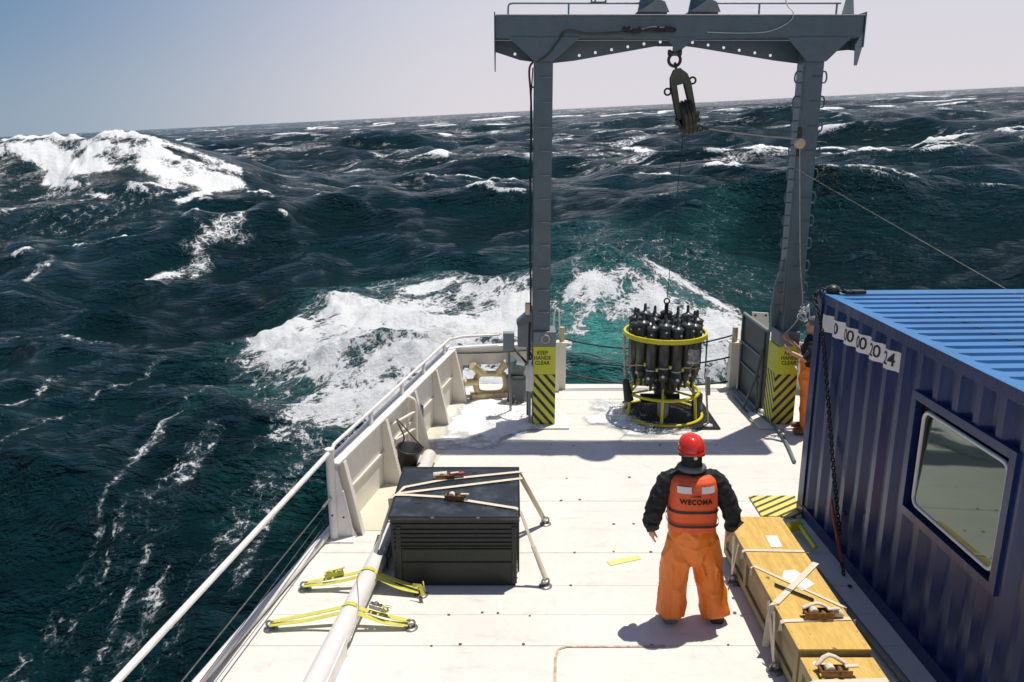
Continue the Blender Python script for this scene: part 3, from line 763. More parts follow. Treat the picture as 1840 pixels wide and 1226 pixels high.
p = MB(); q = tw(880, 700, .04); p.box((q.x, q.y, .05), (.62, .2, .1), rz=math.atan2(dT_.y, dT_.x), bev=.01); p.build('base', 'chock', rc)

# ------------------------------------------------------------------ near guard rail with post
gr = thing('guard_rail', 'white pipe guard rail with wire along the port deck edge, nearest the camera', 'railing', (-1.93, 8.02, 0))
G1 = on_z(592, 813, 1.0); G0 = on_z(208, 1226, 1.0); gd = (G0 - G1).normalized()
p = MB(); p.tube([G1, G1 + gd * 2.2, G1 + gd * 8], .026, 10); p.build('top_rail', 'white', gr)
gb = Vector((G1.x, G1.y, 0))
p = MB(); p.tube([gb + u_ * .5, gb + gd * 8 + u_ * .5], .0065, 6); p.build('wire_rope', 'wire', gr)
p = MB(); p.tube([gb + u_ * .5 + gd * .02, gb + gd * .28 + u_ * .5], .014, 8); p.build('turnbuckle', 'steel', gr)
ps_ = thing('rail_post', 'thick white rail stanchion with drilled bracket foot where bulwark meets guard rail', 'stanchion', gb)
p = MB(); p.tube([gb, gb + u_ * 1.0, gb + u_ * 1.02, gb + u_ * 1.04], [.048, .045, .055, .05], 14); p.build('pipe', 'white', ps_)
p = MB(); b3 = gb + Vector((.02, 0, 0)); rt = Vector((.98, .2, 0))
p.prism([b3 + u_ * .005, b3 + rt * .22 + u_ * .005, b3 + rt * .18 + u_ * .1, b3 + rt * .05 + u_ * .78, b3 + u_ * .82], Vector((-.003, .014, 0))); p.build('bracket', 'white', ps_)
p = MB(); p.box(gb + Vector((.06, 0, .009)), (.32, .2, .018), bev=.006); p.build('base_plate', 'white', ps_)
p = MB(); p.tube([gb + rt * .2, gb + rt * .2 + u_ * .55 - rt * .09], .016, 8); p.build('brace', 'white', ps_)
for z, x in ((.30, .0), (.28, .12)):
    p = MB(); p.lathe([(.012, 0), (.012, .004)], gb + Vector((x, -.047, z)), 10, axis=(0, -1, 0)); p.build('bolt_hole', 'print', ps_)
# two thin lashing lines whose shadows run along the deck edge
for off, z, lab in ((.10, .16, 'upper'), (.03, .08, 'lower')):
    p = MB(); p.tube([gb + Vector((-.06 - off * .3, .1, z + .1)), gb + gd * 3.2 + Vector((-.12, 0, z)), gb + gd * 7.5 + Vector((-.15, 0, z))], .0045, 5)
    tag(p.build('life_line', 'wire'), 'thin steel wire strung low outside the port guard rail, ' + lab + ' of the two', 'wire', 'low wires along the port edge')

# ------------------------------------------------------------------ rescue ladder frame, bucket, small box, red lashing on the bulwark
lf = thing('pipe_frame', 'white pipe rack with two cross bars standing inside the port bulwark', 'pipe rack', (-1.3, 9.5, 0))
F0 = Vector((-1.42, 8.95, 0)); F1 = Vector((-1.17, 9.55, 0))
q = on_z(752, 826)
F1 = Vector((q.x - .02, q.y, 0)); F0 = Vector((F1.x - .30, F1.y - .55, 0))
top1 = on_y(745, 716, F1.y)
p = MB(); p.tube(smooth_path([F1 + Vector((.0, 0, 0)), F1 + u_ * .45, F1 + u_ * (top1.z - .08), F1 + u_ * top1.z + Vector((-.05, 0, 0)), F1 + u_ * (top1.z - .06) + Vector((-.1, 0, 0)), F1 + Vector((-.11, .0, .1))], 5), .024, 8); p.build('hoop', 'white_in', lf)
for z in (.22, .45, .68):
    p = MB(); p.tube([F0 + u_ * (z - .02), F1 + u_ * z], .018, 8); p.build('cross_bar', 'white_in', lf)
p = MB(); p.tube([F0 + u_ * .03, F0 + u_ * .8], .02, 8); p.build('upright', 'white_in', lf)
p = MB(); p.box(F0 + Vector((-.02, .06, .83)), (.09, .1, .07), bev=.01); p.build('head_block', 'chock', lf)
bk = on_z(720, 820, .12)
bkc = Vector((F0.x + .22, F0.y + .05, .06))
bu = thing('bucket', 'black rubber bucket hanging from the pipe rack by its rope handle', 'bucket', bkc)
tilt = Vector((.18, -.12, 1)).normalized()
p = MB(); p.lathe([(.02, 0), (.105, 0), (.155, .32), (.165, .32), (.165, .34), (.148, .34), (.10, .015), (.01, .015)], bkc, 20, axis=tilt, caps=False); p.build('pail', 'black', bu)
p = MB(); tp = bkc + tilt * .31
hp = F0.lerp(F1, .35) + u_ * .70
p.tube(smooth_path([tp + Vector((-.17, 0, .02)), tp + Vector((-.06, .02, .14)), hp, tp + Vector((.08, 0, .13)), tp + Vector((.18, 0, .02))], 5), .01, 6); p.build('handle', 'black', bu)
q = on_y(755, 740, 10.75)
p = MB(); p.box(q, (.09, .12, .17), bev=.02); p.box(q + Vector((0, 0, .09)), (.05, .07, .03), bev=.01)
tag(p.build('lamp_box', 'gear'), 'small dark green box fixed inside the port bulwark beyond the pipe rack', 'box')
p = MB(); q = on_z(762, 756); p.ribbon(smooth_path([q + Vector((-.12, -.3, .02)), q + Vector((0, 0, .04)), q + Vector((.08, .15, .16)), q + Vector((.13, .3, .25))], 4), .03, .012, (0, -1, 0)); p.box(q + Vector((.02, .02, .05)), (.14, .05, .05), rz=.4, bev=.012)
tag(p.build('red_lashing', 'redpaint'), 'short red lashing lying at the foot of the port bulwark', 'lashing')

# ------------------------------------------------------------------ long white tube
T0 = on_z(772, 818, .1); T1_ = on_z(568, 1226, .11)
td = (T1_ - T0).normalized()
tb = thing('boom_tube', 'long white tube lashed down along the port side of the deck', 'tube', T0)
p = MB(); p.tube([T0, T0 + td * .02, T0 + td * 2.2, T0 + td * 7], [.08, .092, .092, .100], 20); p.build('pipe', 'tube', tb)
for s_ in (1.75, 1.95, 2.05):
    p = MB(); p.tube([T0 + td * s_, T0 + td * (s_ + .03)], .0955, 20); p.build('band', 'brass', tb)
hel = []
sx_, uy_ = frame_from(td)
for i in range(60):
    t = i / 59; a = -1.2 + t * 9; hel.append(T0 + td * (2.6 + 2.6 * t) + sx_ * math.cos(a) * .098 + uy_ * math.sin(a) * .098)
p = MB(); p.tube(hel, .004, 5); p.build('seam_line', 'steel', tb)

def pad_eye(c, label, grp='pad eyes on deck'):
    c = Vector((c.x, c.y, 0.001)); o = thing('pad_eye', label, 'deck ring', c, grp)
    p = MB(); p.lathe([(.065, 0), (.065, .008), (.04, .014)], c, 16); p.build('base', 'steel', o)
    p = MB(); p.torus(c + u_ * .05, .038, .010, (random.uniform(-.4, .4), 1, .15), 16, 6); p.build('ring', 'steel', o)
    return o
def ratchet(c, d, parent, k=1.0, mat='brass', up=(0, 0, 1)):
    d = Vector(d).normalized(); s_, n__ = frame_from(d, Vector(up)); c = Vector(c)
    m3 = Matrix((d, s_, n__)).transposed()
    e = m3.to_euler()
    p = MB()
    for q in (-1, 1): p.box(c + s_ * q * .028 * k + n__ * .02 * k, (.17 * k, .005, .045 * k), rz=e.z, rx=e.x, ry=e.y, bev=.002)
    p.tube([c + d * .03 * k - s_ * .035 * k + n__ * .02 * k, c + d * .03 * k + s_ * .035 * k + n__ * .02 * k], .016 * k, 10)
    p.tube([c - d * .08 * k - s_ * .03 * k + n__ * .03 * k, c - d * .08 * k + s_ * .03 * k + n__ * .03 * k], .009 * k, 8)
    p.build('ratchet', mat, parent)
    p = MB(); p.tube([c - d * .03 * k - s_ * .02 * k + n__ * .035 * k, c - d * .03 * k + s_ * .02 * k + n__ * .035 * k], .026 * k, 12); p.build('webbing_roll', 'strap' if mat == 'brass' else mat, parent); p = MB()
    p.tube([c + d * .05 * k + s_ * .0 + n__ * .05 * k, c + d * .12 * k + n__ * .055 * k], .014 * k, 8, flat=.5); p.build('webbing_tail', 'strap' if mat == 'brass' else mat, parent)

# yellow straps over the tube
def tube_pt(s_, a, r=.099): return T0 + td * s_ + sx_ * math.cos(a) * r + uy_ * math.sin(a) * r
def tube_station(y): return (y - T0.y) / td.y
E = [on_z(548, 1060), on_z(757, 1070), on_z(487, 1131), on_z(738, 1129)]
labs = ['deck ring outboard of the white tube holding the farther yellow strap', 'deck ring at the near left corner of the black bin', 'deck ring outboard of the white tube holding the nearer yellow strap', 'deck ring inboard of the white tube holding the nearer yellow strap']
for c, l in zip(E, labs): pad_eye(c, l)
for (a, c, yq, lab, rp) in ((E[0], E[1], 7.02, 'yellow webbing strap over the white tube beside the black bin', .35), (E[2], E[3], 6.42, 'yellow webbing strap over the white tube, nearest the camera', .72)):
    st = thing('ratchet_strap', lab, 'strap', a, 'yellow straps over the tube')
    s_ = tube_station(yq)
    arc_ = [tube_pt(s_, t) for t in [math.pi * (1.0 - i / 6) for i in range(7)]]
    if (arc_[0] - a).length > (arc_[-1] - a).length: arc_ = arc_[::-1]
    path = [a + u_ * .07, a.lerp(arc_[0], .5) + u_ * .055] + arc_[1:-1] + [arc_[-1] .lerp(c, .5) + u_ * .05, c + u_ * .07]
    p = MB(); p.ribbon(smooth_path(path, 3), .05, .004); p.build('webbing', 'strap_y', st)
    path2 = [a + u_ * .06 + Vector((0, -.03, 0)), a.lerp(arc_[0], .55) + u_ * .03 + Vector((0, -.05, 0)), arc_[1] + Vector((0, -.09, 0))]
    p = MB(); p.ribbon(smooth_path(path2, 4), .035, .004, (0, -.3, 1)); p.build('loose_webbing', 'strap_y', st)
    path3 = [arc_[-2] + Vector((0, -.07, 0)), arc_[-1].lerp(c, .5) + u_ * .02 + Vector((0, -.05, 0)), c + u_ * .05 + Vector((-.02, -.02, 0))]
    p = MB(); p.ribbon(smooth_path(path3, 4), .045, .004, (0, -.3, 1)); p.build('loose_webbing', 'strap_y', st)
    if rp < .5: rcq = a.lerp(arc_[0], .55) + u_ * .08; rd = arc_[0] - a
    else: rcq = arc_[-1].lerp(c, .35) + u_ * .10; rd = c - arc_[-1]
    ratchet(rcq, rd, st, .95, 'steel' if rp > .5 else 'strap_y')
    p = MB()
    for q in range(4): p.torus(rcq + u_ * .012 * q + rd.normalized() * .06, .03 - q * .003, .010, (0, .3, 1), 12, 5)
    p.build('webbing_bundle', 'strap_y', st)
# bent strap hook end beside the bin
p = MB(); q = on_z(742, 1052, .14); q2 = on_z(757, 1070, .01)
p.ribbon([q, q + Vector((.07, -.02, .01)), q + Vector((.1, -.06, -.06)), q2 + Vector((.0, -.02, .01))], .035, .006, (0, -1, .3)); p.torus(q + Vector((.1, 0, 0)), .035, .006, (1, .2, .1), 14, 5)
tag(p.build('strap_hook', 'strap_y'), 'loose yellow strap end with ring at the near left corner of the black bin', 'strap hook')

# white channel bracket at the bottom edge
q = on_z(603, 1222); q1 = on_z(622, 1178)
p = MB(); dd = (q1 - q).normalized(); ss = Vector((dd.y, -dd.x, 0))
p.prism([q - dd * .8, q1, q1 + ss * .012, q - dd * .8 + ss * .012], (0, 0, .16))
p.prism([q - dd * .8 + ss * .012, q1 + ss * .012 - dd * .05, q1 + ss * .09 - dd * .05, q - dd * .8 + ss * .09], (0, 0, .012))
tag(p.build('channel_bracket', 'white'), 'white steel channel bracket on deck beside the tube at the bottom edge of the view', 'bracket')

# ------------------------------------------------------------------ black bin
bx0, bx1, by0, by1, bh = -1.165, .07, 7.03, 8.17, .74
bn = thing('bulk_bin', 'large black plastic bulk bin with ribbed sides and mottled lid', 'bin', ((bx0 + bx1) / 2, (by0 + by1) / 2, 0))
p = MB(); t0 = .035
vs = [(bx0 + t0, by0 + .02, .0), (bx1 - t0, by0 + .02, 0), (bx1 - t0, by1 - .02, 0), (bx0 + t0, by1 - .02, 0), (bx0 + .012, by0 + .01, bh - .045), (bx1 - .012, by0 + .01, bh - .045), (bx1 - .012, by1 - .01, bh - .045), (bx0 + .012, by1 - .01, bh - .045)]
p.add(vs, [(0, 3, 2, 1), (4, 5, 6, 7), (0, 1, 5, 4), (1, 2, 6, 5), (2, 3, 7, 6), (3, 0, 4, 7)]); p.build('tub', 'bin', bn)
for z in (.245, .39, .42, .46, .505, .55, .595, .655):
    p = MB(); hh = .014 if z > .3 else .02; f = z / bh
    yf = by0 + .02 - .01 * f
    p.box(((bx0 + bx1) / 2, yf - .004, z), (bx1 - bx0 - 2 * t0 * (1 - f) - .06, .018, hh), bev=.004)
    p.box((bx1 - t0 * (1 - f) - .002, (by0 + by1) / 2, z), (.018, by1 - by0 - .14, hh), bev=.004)
    p.build('rib', 'bin', bn)
for xx in (-.28, .3):
    for yy_ in (by0 + .012, ):
        p = MB(); p.box(((bx0 + bx1) / 2 + xx * 1.9, yy_ - .002, .33), (.05, .016, .6), bev=.004); p.build('rib', 'bin', bn)
for k in range(9):
    p = MB(); p.box((bx1 - .008, by0 + .17 + k * .1, .27), (.02, .02, .42), bev=.004); p.build('rib', 'bin', bn)
p = MB(); p.box(((bx0 + bx1) / 2, (by0 + by1) / 2, bh - .022), (bx1 - bx0, by1 - by0, .044), bev=.012); p.build('lid', 'lid', bn)
p = MB()
for a, c in (((bx0, by0), (bx1, by0)), ((bx1, by0), (bx1, by1)), ((bx1, by1), (bx0, by1)), ((bx0, by1), (bx0, by0))):
    p.tube([(a[0], a[1], bh), (c[0], c[1], bh)], .008, 6)
p.build('lid_rim', 'black', bn)
for x, y in ((-.92, 7.33), (-.8, 8.0), (-.0, 7.8), (-.02, 7.35), (.02, 7.15), (-.4, 8.05)):
    p = MB(); p.box((x, y, bh + .002), (.05, .035, .006), bev=.002); p.build('lid_plug', 'print', bn)
for x in (-.75, -.32):
    p = MB(); p.box((x, by0 + .0, bh - .006), (.03, .012, .02)); p.build('latch', 'steel', bn)
# cream lashings over the bin
e1 = on_z(980, 942); e2 = on_z(980, 1054); e3 = on_z(668, 948) + Vector((0, .3, 0))
pad_eye(e1, 'deck ring to the right of the black bin, farther from the camera'); pad_eye(e2, 'deck ring to the right of the black bin, nearer the camera')
e4 = Vector((-1.42, 7.3, 0)); e5 = Vector((-1.30, 8.15, 0))
pad_eye(e4, 'deck ring between the white tube and the black bin, nearer the camera'); pad_eye(e5, 'deck ring between the white tube and the black bin, farther from the camera')
def P_(x, y): return on_z(x, y, bh + .008)
for (path, rat, rdir, lab) in (
    ([e5 + u_ * .06, P_(700, 917) + Vector((-.03, .25, 0)), P_(727, 876), P_(800, 862), P_(938, 848), Vector((bx1 + .012, by1 - .06, bh - .03)), e1 + u_ * .06], P_(800, 860), (1, .1, 0), 'cream strap over the far edge of the black bin lid with red and tan ratchet'),
    ([e4 + u_ * .06, P_(722, 887) + Vector((-.04, -.0, 0)), P_(735, 885), P_(938, 860), Vector((bx1 + .012, by1 - .18, bh - .03)), e1 + u_ * .05 + Vector((-.02, -.02, 0))], None, None, 'cream strap crossing the middle of the black bin lid without a ratchet'),
    ([e4 + u_ * .05 + Vector((.02, -.03, 0)), P_(718, 888) + Vector((-.05, -.02, 0)), P_(735, 890), P_(800, 894), P_(928, 914), Vector((bx1 + .012, on_z(928, 914, bh).y - .02, bh - .03)), e2 + u_ * .06], P_(818, 897), (1, -.17, 0), 'cream strap slanting over the near part of the black bin lid with brown ratchet')):
    st = thing('ratchet_strap', lab, 'strap', path[-1], 'cream straps over the bin')
    p = MB(); p.ribbon(path, .045, .005); p.build('webbing', 'strap', st)
    if rat:
        ratchet(rat, rdir, st, 1.15)
        if 'red' in lab:
            p = MB(); p.box(rat + Vector((.12, .02, .045)), (.16, .05, .03), rz=.2, bev=.01); p.build('ratchet_handle', 'redpaint', st)
            p = MB(); p.tube([rat + Vector((-.12, 0, .03)), rat + Vector((.02, .01, .04))], .036, 10); p.build('webbing_roll', 'strap', st)
    elif False: pass
p = MB(); a = Vector((bx1 + .03, 7.31, .42)); 
a = (Vector((bx1 + .012, on_z(928, 914, bh).y, bh))).lerp(e2, .5)
p.tube([a + Vector((0, 0, .02)), e2 + u_ * .09], [.028, .034], 8, flat=.6)
tag(p.build('strap_sleeve', 'strap'), 'pale cream tape sleeve round the lower end of the near bin strap', 'strap sleeve')
# small wire rack between tube and bin
sr = thing('wire_rack', 'small dark wire rack on deck squeezed between white tube and black bin', 'rack', (-1.33, 7.55, 0))
p = MB()
for i in range(4): p.tube([(-1.4 + .05 * i, 7.35, .0), (-1.4 + .05 * i, 7.35, .16), (-1.4 + .05 * i, 7.75, .16), (-1.4 + .05 * i, 7.75, 0)], .007, 5)
for y in (7.35, 7.5, 7.65, 7.75): p.tube([(-1.4, y, .16), (-1.25, y, .16)], .007, 5)
p.build('wires', 'darksteel', sr)

# ------------------------------------------------------------------ gantry (A-frame)
GY = 11.6
GC = Vector((2.2, GY, 0))
TL = R(1.26)
af = thing('a_frame_gantry', 'blue grey stern A-frame gantry with pierced crossbeam over the opening', 'gantry', GC, rot=(0, -TL, 0))
LX, RX = .42, 4.02
def leg(x, name='leg'):
    p = MB(); p.box((x, GY, 2.62), (.25, .34, 5.28), bev=.012); return p.build(name, 'frame', af)
ll = leg(LX); rl = leg(RX)
# painted lower sleeves with hazard stripes and lettering
for x, s_ in ((LX + .05, 1), (RX - .03, -1)):
    pl = MB(); pl.box((x, GY - .02, 1.03), (.32, .40, .52), bev=.01)
    sgn = thing('warning_sign', ('left' if s_ > 0 else 'right') + ' gantry foot sign, yellow KEEP HANDS CLEAR panel above hazard stripes', 'sign', (x, GY - .2, 0), 'hazard signs on the gantry feet')
    pl.v = []; pl.f = []; pl.sm = []
    pl.box((x, GY - .02, 1.01), (.325, .40, .42), bev=.008); pl.build('lettered_panel', 'yplate', sgn)
    p = MB(); p.box((x, GY - .02, .40), (.325, .40, .80), bev=.008)
    ms = stripes_mat('hazard_stripes', YEL, BLK, (s_ * 1.0, -1.0, .85), .135, .42, 0 if s_ > 0 else .05)
    p.build('striped_panel', ms, sgn)
    text_mesh('lettering', 'KEEP\nHANDS\nCLEAR', .080, 'print', (x - (.03 if s_ > 0 else -.02), GY - .2215, 1.05), (1, 0, 0), (0, 0, 1), sgn, .001, sx=.9, bold=.0015)
    p = MB(); p.box((x + .06 * s_, GY - .03, .016), (.62, .66, .028), bev=.01); bp = p.build('base_plate', 'white', sgn)
# gusset/hinge block on left leg above sign
hb = MB(); hb.box((LX + .05, GY - .03, 1.33), (.33, .38, .22), bev=.015); hb.build('hinge_block', 'gear', af)
p = MB(); q0 = Vector((LX + .06, GY - .225, 1.335)); p.torus(q0, .06, .012, (0, 1, 0), 8, 5); p.build('hinge_pin', 'seam', af)
p = MB(); p.box((RX - .03, GY - .03, 1.33), (.30, .38, .22), bev=.015); p.build('hinge_block', 'gear', af)
# light side gusset at right leg
p = MB(); p.prism([(RX - .128, GY + .1, 1.4), (RX - .22, GY + .05, 1.45), (RX - .26, GY + .02, 1.75), (RX - .22, GY, 2.15), (RX - .128, GY - .02, 2.5)], (0, .03, 0)); p.build('gusset', 'frame_l', af)
p = MB(); p.box((RX - .1265, GY + .03, 3.4), (.004, .25, 3.4)); p.build('pale_leg_face', 'frame_l', af)  # thin paler sheet over the inner face of the right leg
# rungs
for i in range(11):
    z = 1.72 + i * .32
    for x, m_ in ((LX + .03, 'white'), (RX + .01, 'white')):
        p = MB()
        if x < 2:
            p.tube([(x - .07, GY - .17, z), (x - .07, GY - .2, z), (x + .07, GY - .2, z), (x + .07, GY - .17, z)], .007, 5)
            p.build('rung', 'frame_l', af)
        else:
            for sgn_ in (-1, 1):
                xx = RX + sgn_ * .125
                p.tube(smooth_path([(xx, GY - .05, z - .06), (xx + sgn_ * .07, GY - .05, z - .06), (xx + sgn_ * .09, GY - .05, z), (xx + sgn_ * .07, GY - .05, z + .08), (xx, GY - .05, z + .08)], 2), .011, 6); p.build('hand_hold', 'frame', af); p = MB()
            p.tube([(RX - .02, GY - .172, z + .02), (RX - .02, GY - .2, z + .02), (RX + .1, GY - .2, z + .02), (RX + .1, GY - .172, z + .02)], .007, 5)
            p.build('rung', 'frame', af)
BL, BRr = -.22, 4.60
# beam: closed box girder with a deeper pierced back plate
p = MB(); p.box(((BL + BRr) / 2, GY, 5.555), (BRr - BL, .42, .27), bev=.008); p.build('crossbeam', 'frame', af)
def zbot(x):
    pts = [(BL, 5.27), (LX - .16, 5.12), (LX + .2, 5.12), (1.95, 5.345), (2.42, 5.345), (RX - .16, 5.12), (RX + .1, 5.12), (BRr - .32, 5.27), (BRr, 5.30)]
    for (x0, z0), (x1, z1) in zip(pts[:-1], pts[1:]):
        if x <= x1: return z0 + (z1 - z0) * (x - x0) / (x1 - x0)
    return 5.3
holes = [.13] + [.92 + .22 * i for i in range(6)] + [2.46 + .215 * i for i in range(6)] + [4.36]
holes = [x if x > .2 else .04 for x in holes]
p = MB(); yb = GY + .215; th_ = .012
def plate_cell(x0, x1, hole=None):
    zt = 5.42
    if hole is None:
        n = max(1, int((x1 - x0) / .3)); 
        for i in range(n):
            a = x0 + (x1 - x0) * i / n; c = x0 + (x1 - x0) * (i + 1) / n
            p.prism([(a, yb, zbot(a)), (c, yb, zbot(c)), (c, yb, zt), (a, yb, zt)], (0, th_, 0))
        return
    cx, cz, r = hole; corners = []
    N = 12
    rect = []
    for k in range(N):
        t = 2 * math.pi * (k + .5) / N; dx, dz = math.cos(t), math.sin(t)
        # ray to the cell boundary
        best = 9
        if dx > 1e-6: best = min(best, (x1 - cx) / dx)
        if dx < -1e-6: best = min(best, (x0 - cx) / dx)
        if dz > 1e-6: best = min(best, (zt - cz) / dz)
        if dz < -1e-6:
            sl_ = (zbot(x1) - zbot(x0)) / (x1 - x0); den = dz - sl_ * dx
            if den < 0: best = min(best, (zbot(x0) + sl_ * (cx - x0) - cz) / den)
        rect.append((cx + dx * best, cz + dz * best))
    vs = []
    for yq in (yb, yb + th_):
        for k in range(N):
            t = 2 * math.pi * (k + .5) / N; vs.append((cx + r * math.cos(t), yq, cz + r * math.sin(t)))
        for k in range(N): vs.append((rect[k][0], yq, rect[k][1]))
    fs = []
    for k in range(N):
        l = (k + 1) % N
        fs += [(k, l, N + l, N + k), (2 * N + k, 3 * N + k, 3 * N + l, 2 * N + l), (k, 2 * N + k, 2 * N + l, l), (N + k, N + l, 3 * N + l, 3 * N + k)]
    p.add(vs, fs)
    # fill the four corners left outside the radial fan
    for X_, Z_ in ((x0, zt), (x1, zt), (x1, zbot(x1)), (x0, zbot(x0))):
        ang = math.atan2(Z_ - cz, X_ - cx); ks = sorted(range(N), key=lambda k: abs(math.remainder(2 * math.pi * (k + .5) / N - ang, 2 * math.pi)))[:2]
        a, c = rect[ks[0]], rect[ks[1]]
        p.prism([(X_, yb, Z_), (a[0], yb, a[1]), (c[0], yb, c[1])], (0, th_, 0))
xs = BL
for hx in sorted(holes):
    zz = zbot(hx) + .058
    if hx - .07 > xs: plate_cell(xs, hx - .07)
    plate_cell(hx - .07, hx + .07, (hx, zz, .02)); xs = hx + .07
plate_cell(xs, BRr); p.build('pierced_plate', 'frame', af)
# front gussets (deep web in front over the legs) and centre lug
yf = GY - .213
for cx, w0, w1 in ((LX, .50, .52), (RX, .45, .46)):
    p = MB(); p.prism([(cx - .125, yf, 5.12), (cx + .125, yf, 5.12), (cx + w0 * .95, yf, 5.42), (cx - w1 * .9, yf, 5.42)], (0, -.014, 0)); p.build('gusset', 'frame', af)
    p = MB(); p.box((cx, GY, 5.30), (.249, .40, .26)); p.build('leg_head', 'frame', af)
p = MB(); p.prism([(2.02, yf, 5.42), (2.42, yf, 5.42), (2.24, yf, 5.27), (2.24, yf, 5.20), (2.16, yf, 5.20), (2.16, yf, 5.27)], (0, .03, 0)); p.build('lug', 'frame', af)
for x, z0 in ((BL, 5.0), (BRr, 5.27)):
    p = MB(); p.prism([(x, GY - .24, 5.73), (x, GY + .24, 5.73), (x, GY + .24, 5.3), (x, GY, z0), (x, GY - .24, 5.3)], (.014 if x > 2 else -.014, 0, 0)); p.build('end_plate', 'frame', af)
p = MB(); p.prism([(BRr - .09, yf, 5.33), (BRr + .01, yf, 5.5), (BRr + .012, yf, 5.33), (BRr - .04, yf, 5.07), (BRr - .075, yf, 5.07)], (0, .02, 0)); p.build('end_lug', 'frame_l', af)
p = MB(); p.box(((BL + BRr) / 2, GY - .1, 5.694), (BRr - BL - .02, .30, .008)); p.build('top_strip', 'white', af)
# rail on the beam
for x0, x1 in ((-.05, 1.95), (2.6, 4.35)):
    p = MB(); p.tube(smooth_path([(x0, GY, 5.69), (x0, GY, 5.82), (x0 + .03, GY, 5.86), (x0 + .1, GY, 5.865)], 2) + [Vector((x1, GY, 5.865))], .013, 6)
    for xx in ((x0 + x1) / 2 - .2, x1 - .05): p.tube([(xx, GY, 5.69), (xx, GY, 5.865)], .013, 6)
    p.build('beam_rail', 'frame', af)
p = MB(); p.tube([(1.05, GY, 5.87), (1.05, GY, 6.0)], .012, 6); p.tube([(1.1, GY, 5.87), (1.1, GY, 6.2)], .012, 6); p.tube([(1.24, GY, 5.87), (1.24, GY, 6.2)], .012, 6); p.tube([(1.05, GY, 5.88), (1.24, GY, 5.88)], .012, 6); p.build('rail_hook', 'frame', af)
# sheave horns on top
for x in (1.83, 2.50):
    hn = thing('top_sheave_housing', ('left' if x < 2 else 'right') + ' dark sheave housing standing on the gantry crossbeam, cut by the top of the view', 'sheave housing', (x, GY, 5.70), 'sheave housings on the crossbeam')
    p = MB(); p.lathe([(.17, 0), (.13, .25), (.11, .5), (.12, .8)], (x, GY, 5.74), 16); p.build('drum', 'frame', hn)
    p = MB(); p.prism([(x - .2, GY - .2, 5.735), (x + .22, GY - .2, 5.735), (x + .16, GY - .2, 5.86), (x + .05, GY - .2, 5.9), (x - .02, GY - .2, 5.84)], (0, .06, 0)); p.build('cheek', 'gear', hn)
    p = MB(); p.box((x, GY, 5.72), (.4, .3, .03)); p.build('foot', 'frame', hn)
    if x > 2:
        p = MB(); p.lathe([(.02, -.26), (.15, -.22), (.25, -.08), (.27, .04), (.22, .17), (.1, .25), (.01, .27)], (x, GY, 6.72), 20); p.build('shadow_ball', 'frame', hn)  # unseen ball added above the view for its round shadow on deck
# small horn at right end
p = MB(); p.prism([(4.34, GY - .1, 5.71), (4.5, GY - .1, 5.71), (4.46, GY - .1, 6.0), (4.40, GY - .1, 6.0)], (0, .02, 0)); p.build('rail_horn', 'frame_l', af)
# hoses along the beam and down the left leg
def af_world(v): return v
p = MB(); p.tube(smooth_path([(LX - .07, GY - .24, 5.12), (LX + .05, GY - .245, 5.2), (LX + .18, GY - .245, 5.36), (LX + .3, GY - .24, 5.50), (1.0, GY - .24, 5.46), (1.5, GY - .24, 5.48), (2.05, GY - .25, 5.49)], 5), .014, 6); p.build('hose', 'rope_grey', af)
p = MB()
for i in range(3): p.tube(smooth_path([(1.45, GY - .26, 5.52 + .01 * i), (1.6, GY - .28, 5.5 - .015 * i), (1.8, GY - .27, 5.51 + .01 * i), (2.05, GY - .28, 5.53 - .01 * i), (2.12, GY - .25, 5.50), (1.9, GY - .27, 5.5)], 4), .018, 6)
for x in (1.52, 1.66, 1.9, 2.0): p.box((x, GY - .29, 5.51), (.03, .03, .07))
p.build('hose_bundle', 'rubber', af)
p = MB(); p.tube(smooth_path([(2.55, GY - .235, 5.48), (3.0, GY - .24, 5.47), (3.35, GY - .24, 5.49), (3.6, GY - .24, 5.6), (3.66, GY - .22, 5.72), (3.6, GY - .1, 5.85), (3.55, GY, 6.2)], 5), .008, 6); p.build('pale_cable', 'hose_l', af)
p = MB(); p.tube(smooth_path([(LX - .14, GY - .1, 5.12), (LX - .19, GY - .1, 5.0), (LX - .16, GY - .1, 4.5), (LX - .17, GY - .1, 3.0), (LX - .15, GY - .1, 1.9), (LX - .17, GY - .1, 1.3), (LX - .15, GY - .1, .6)], 5), .016, 6)
p.tube(smooth_path([(LX - .14, GY - .08, 5.05), (LX - .17, GY - .14, 4.5), (LX - .15, GY - .1, 4.1)], 5), .01, 6)
for z in (4.8, 4.0, 3.2, 2.4, 1.7): p.box((LX - .15, GY - .1, z), (.06, .02, .02))
p.build('leg_hose', 'rubber', af)
q = on_y(948, 555, GY - .1); p = MB(); p.box(q, (.07, .1, .17), bev=.015); p.build('cable_bracket', 'chock', af)
q = on_y(1437, 258, GY - .3)
lp = thing('snatch_block', 'small brass coloured block tied to the right gantry leg', 'block', q)
p = MB(); p.lathe([(.02, -.03), (.07, -.03), (.07, .03), (.02, .03)], q, 16, axis=(0, 1, 0)); p.build('sheave', 'chock', lp)
p = MB(); p.box(q + Vector((0, .04, .1)), (.06, .04, .22), bev=.01); p.box(q + Vector((0, .04, -.12)), (.05, .04, .1), bev=.01); p.build('cheek', 'darksteel', lp)

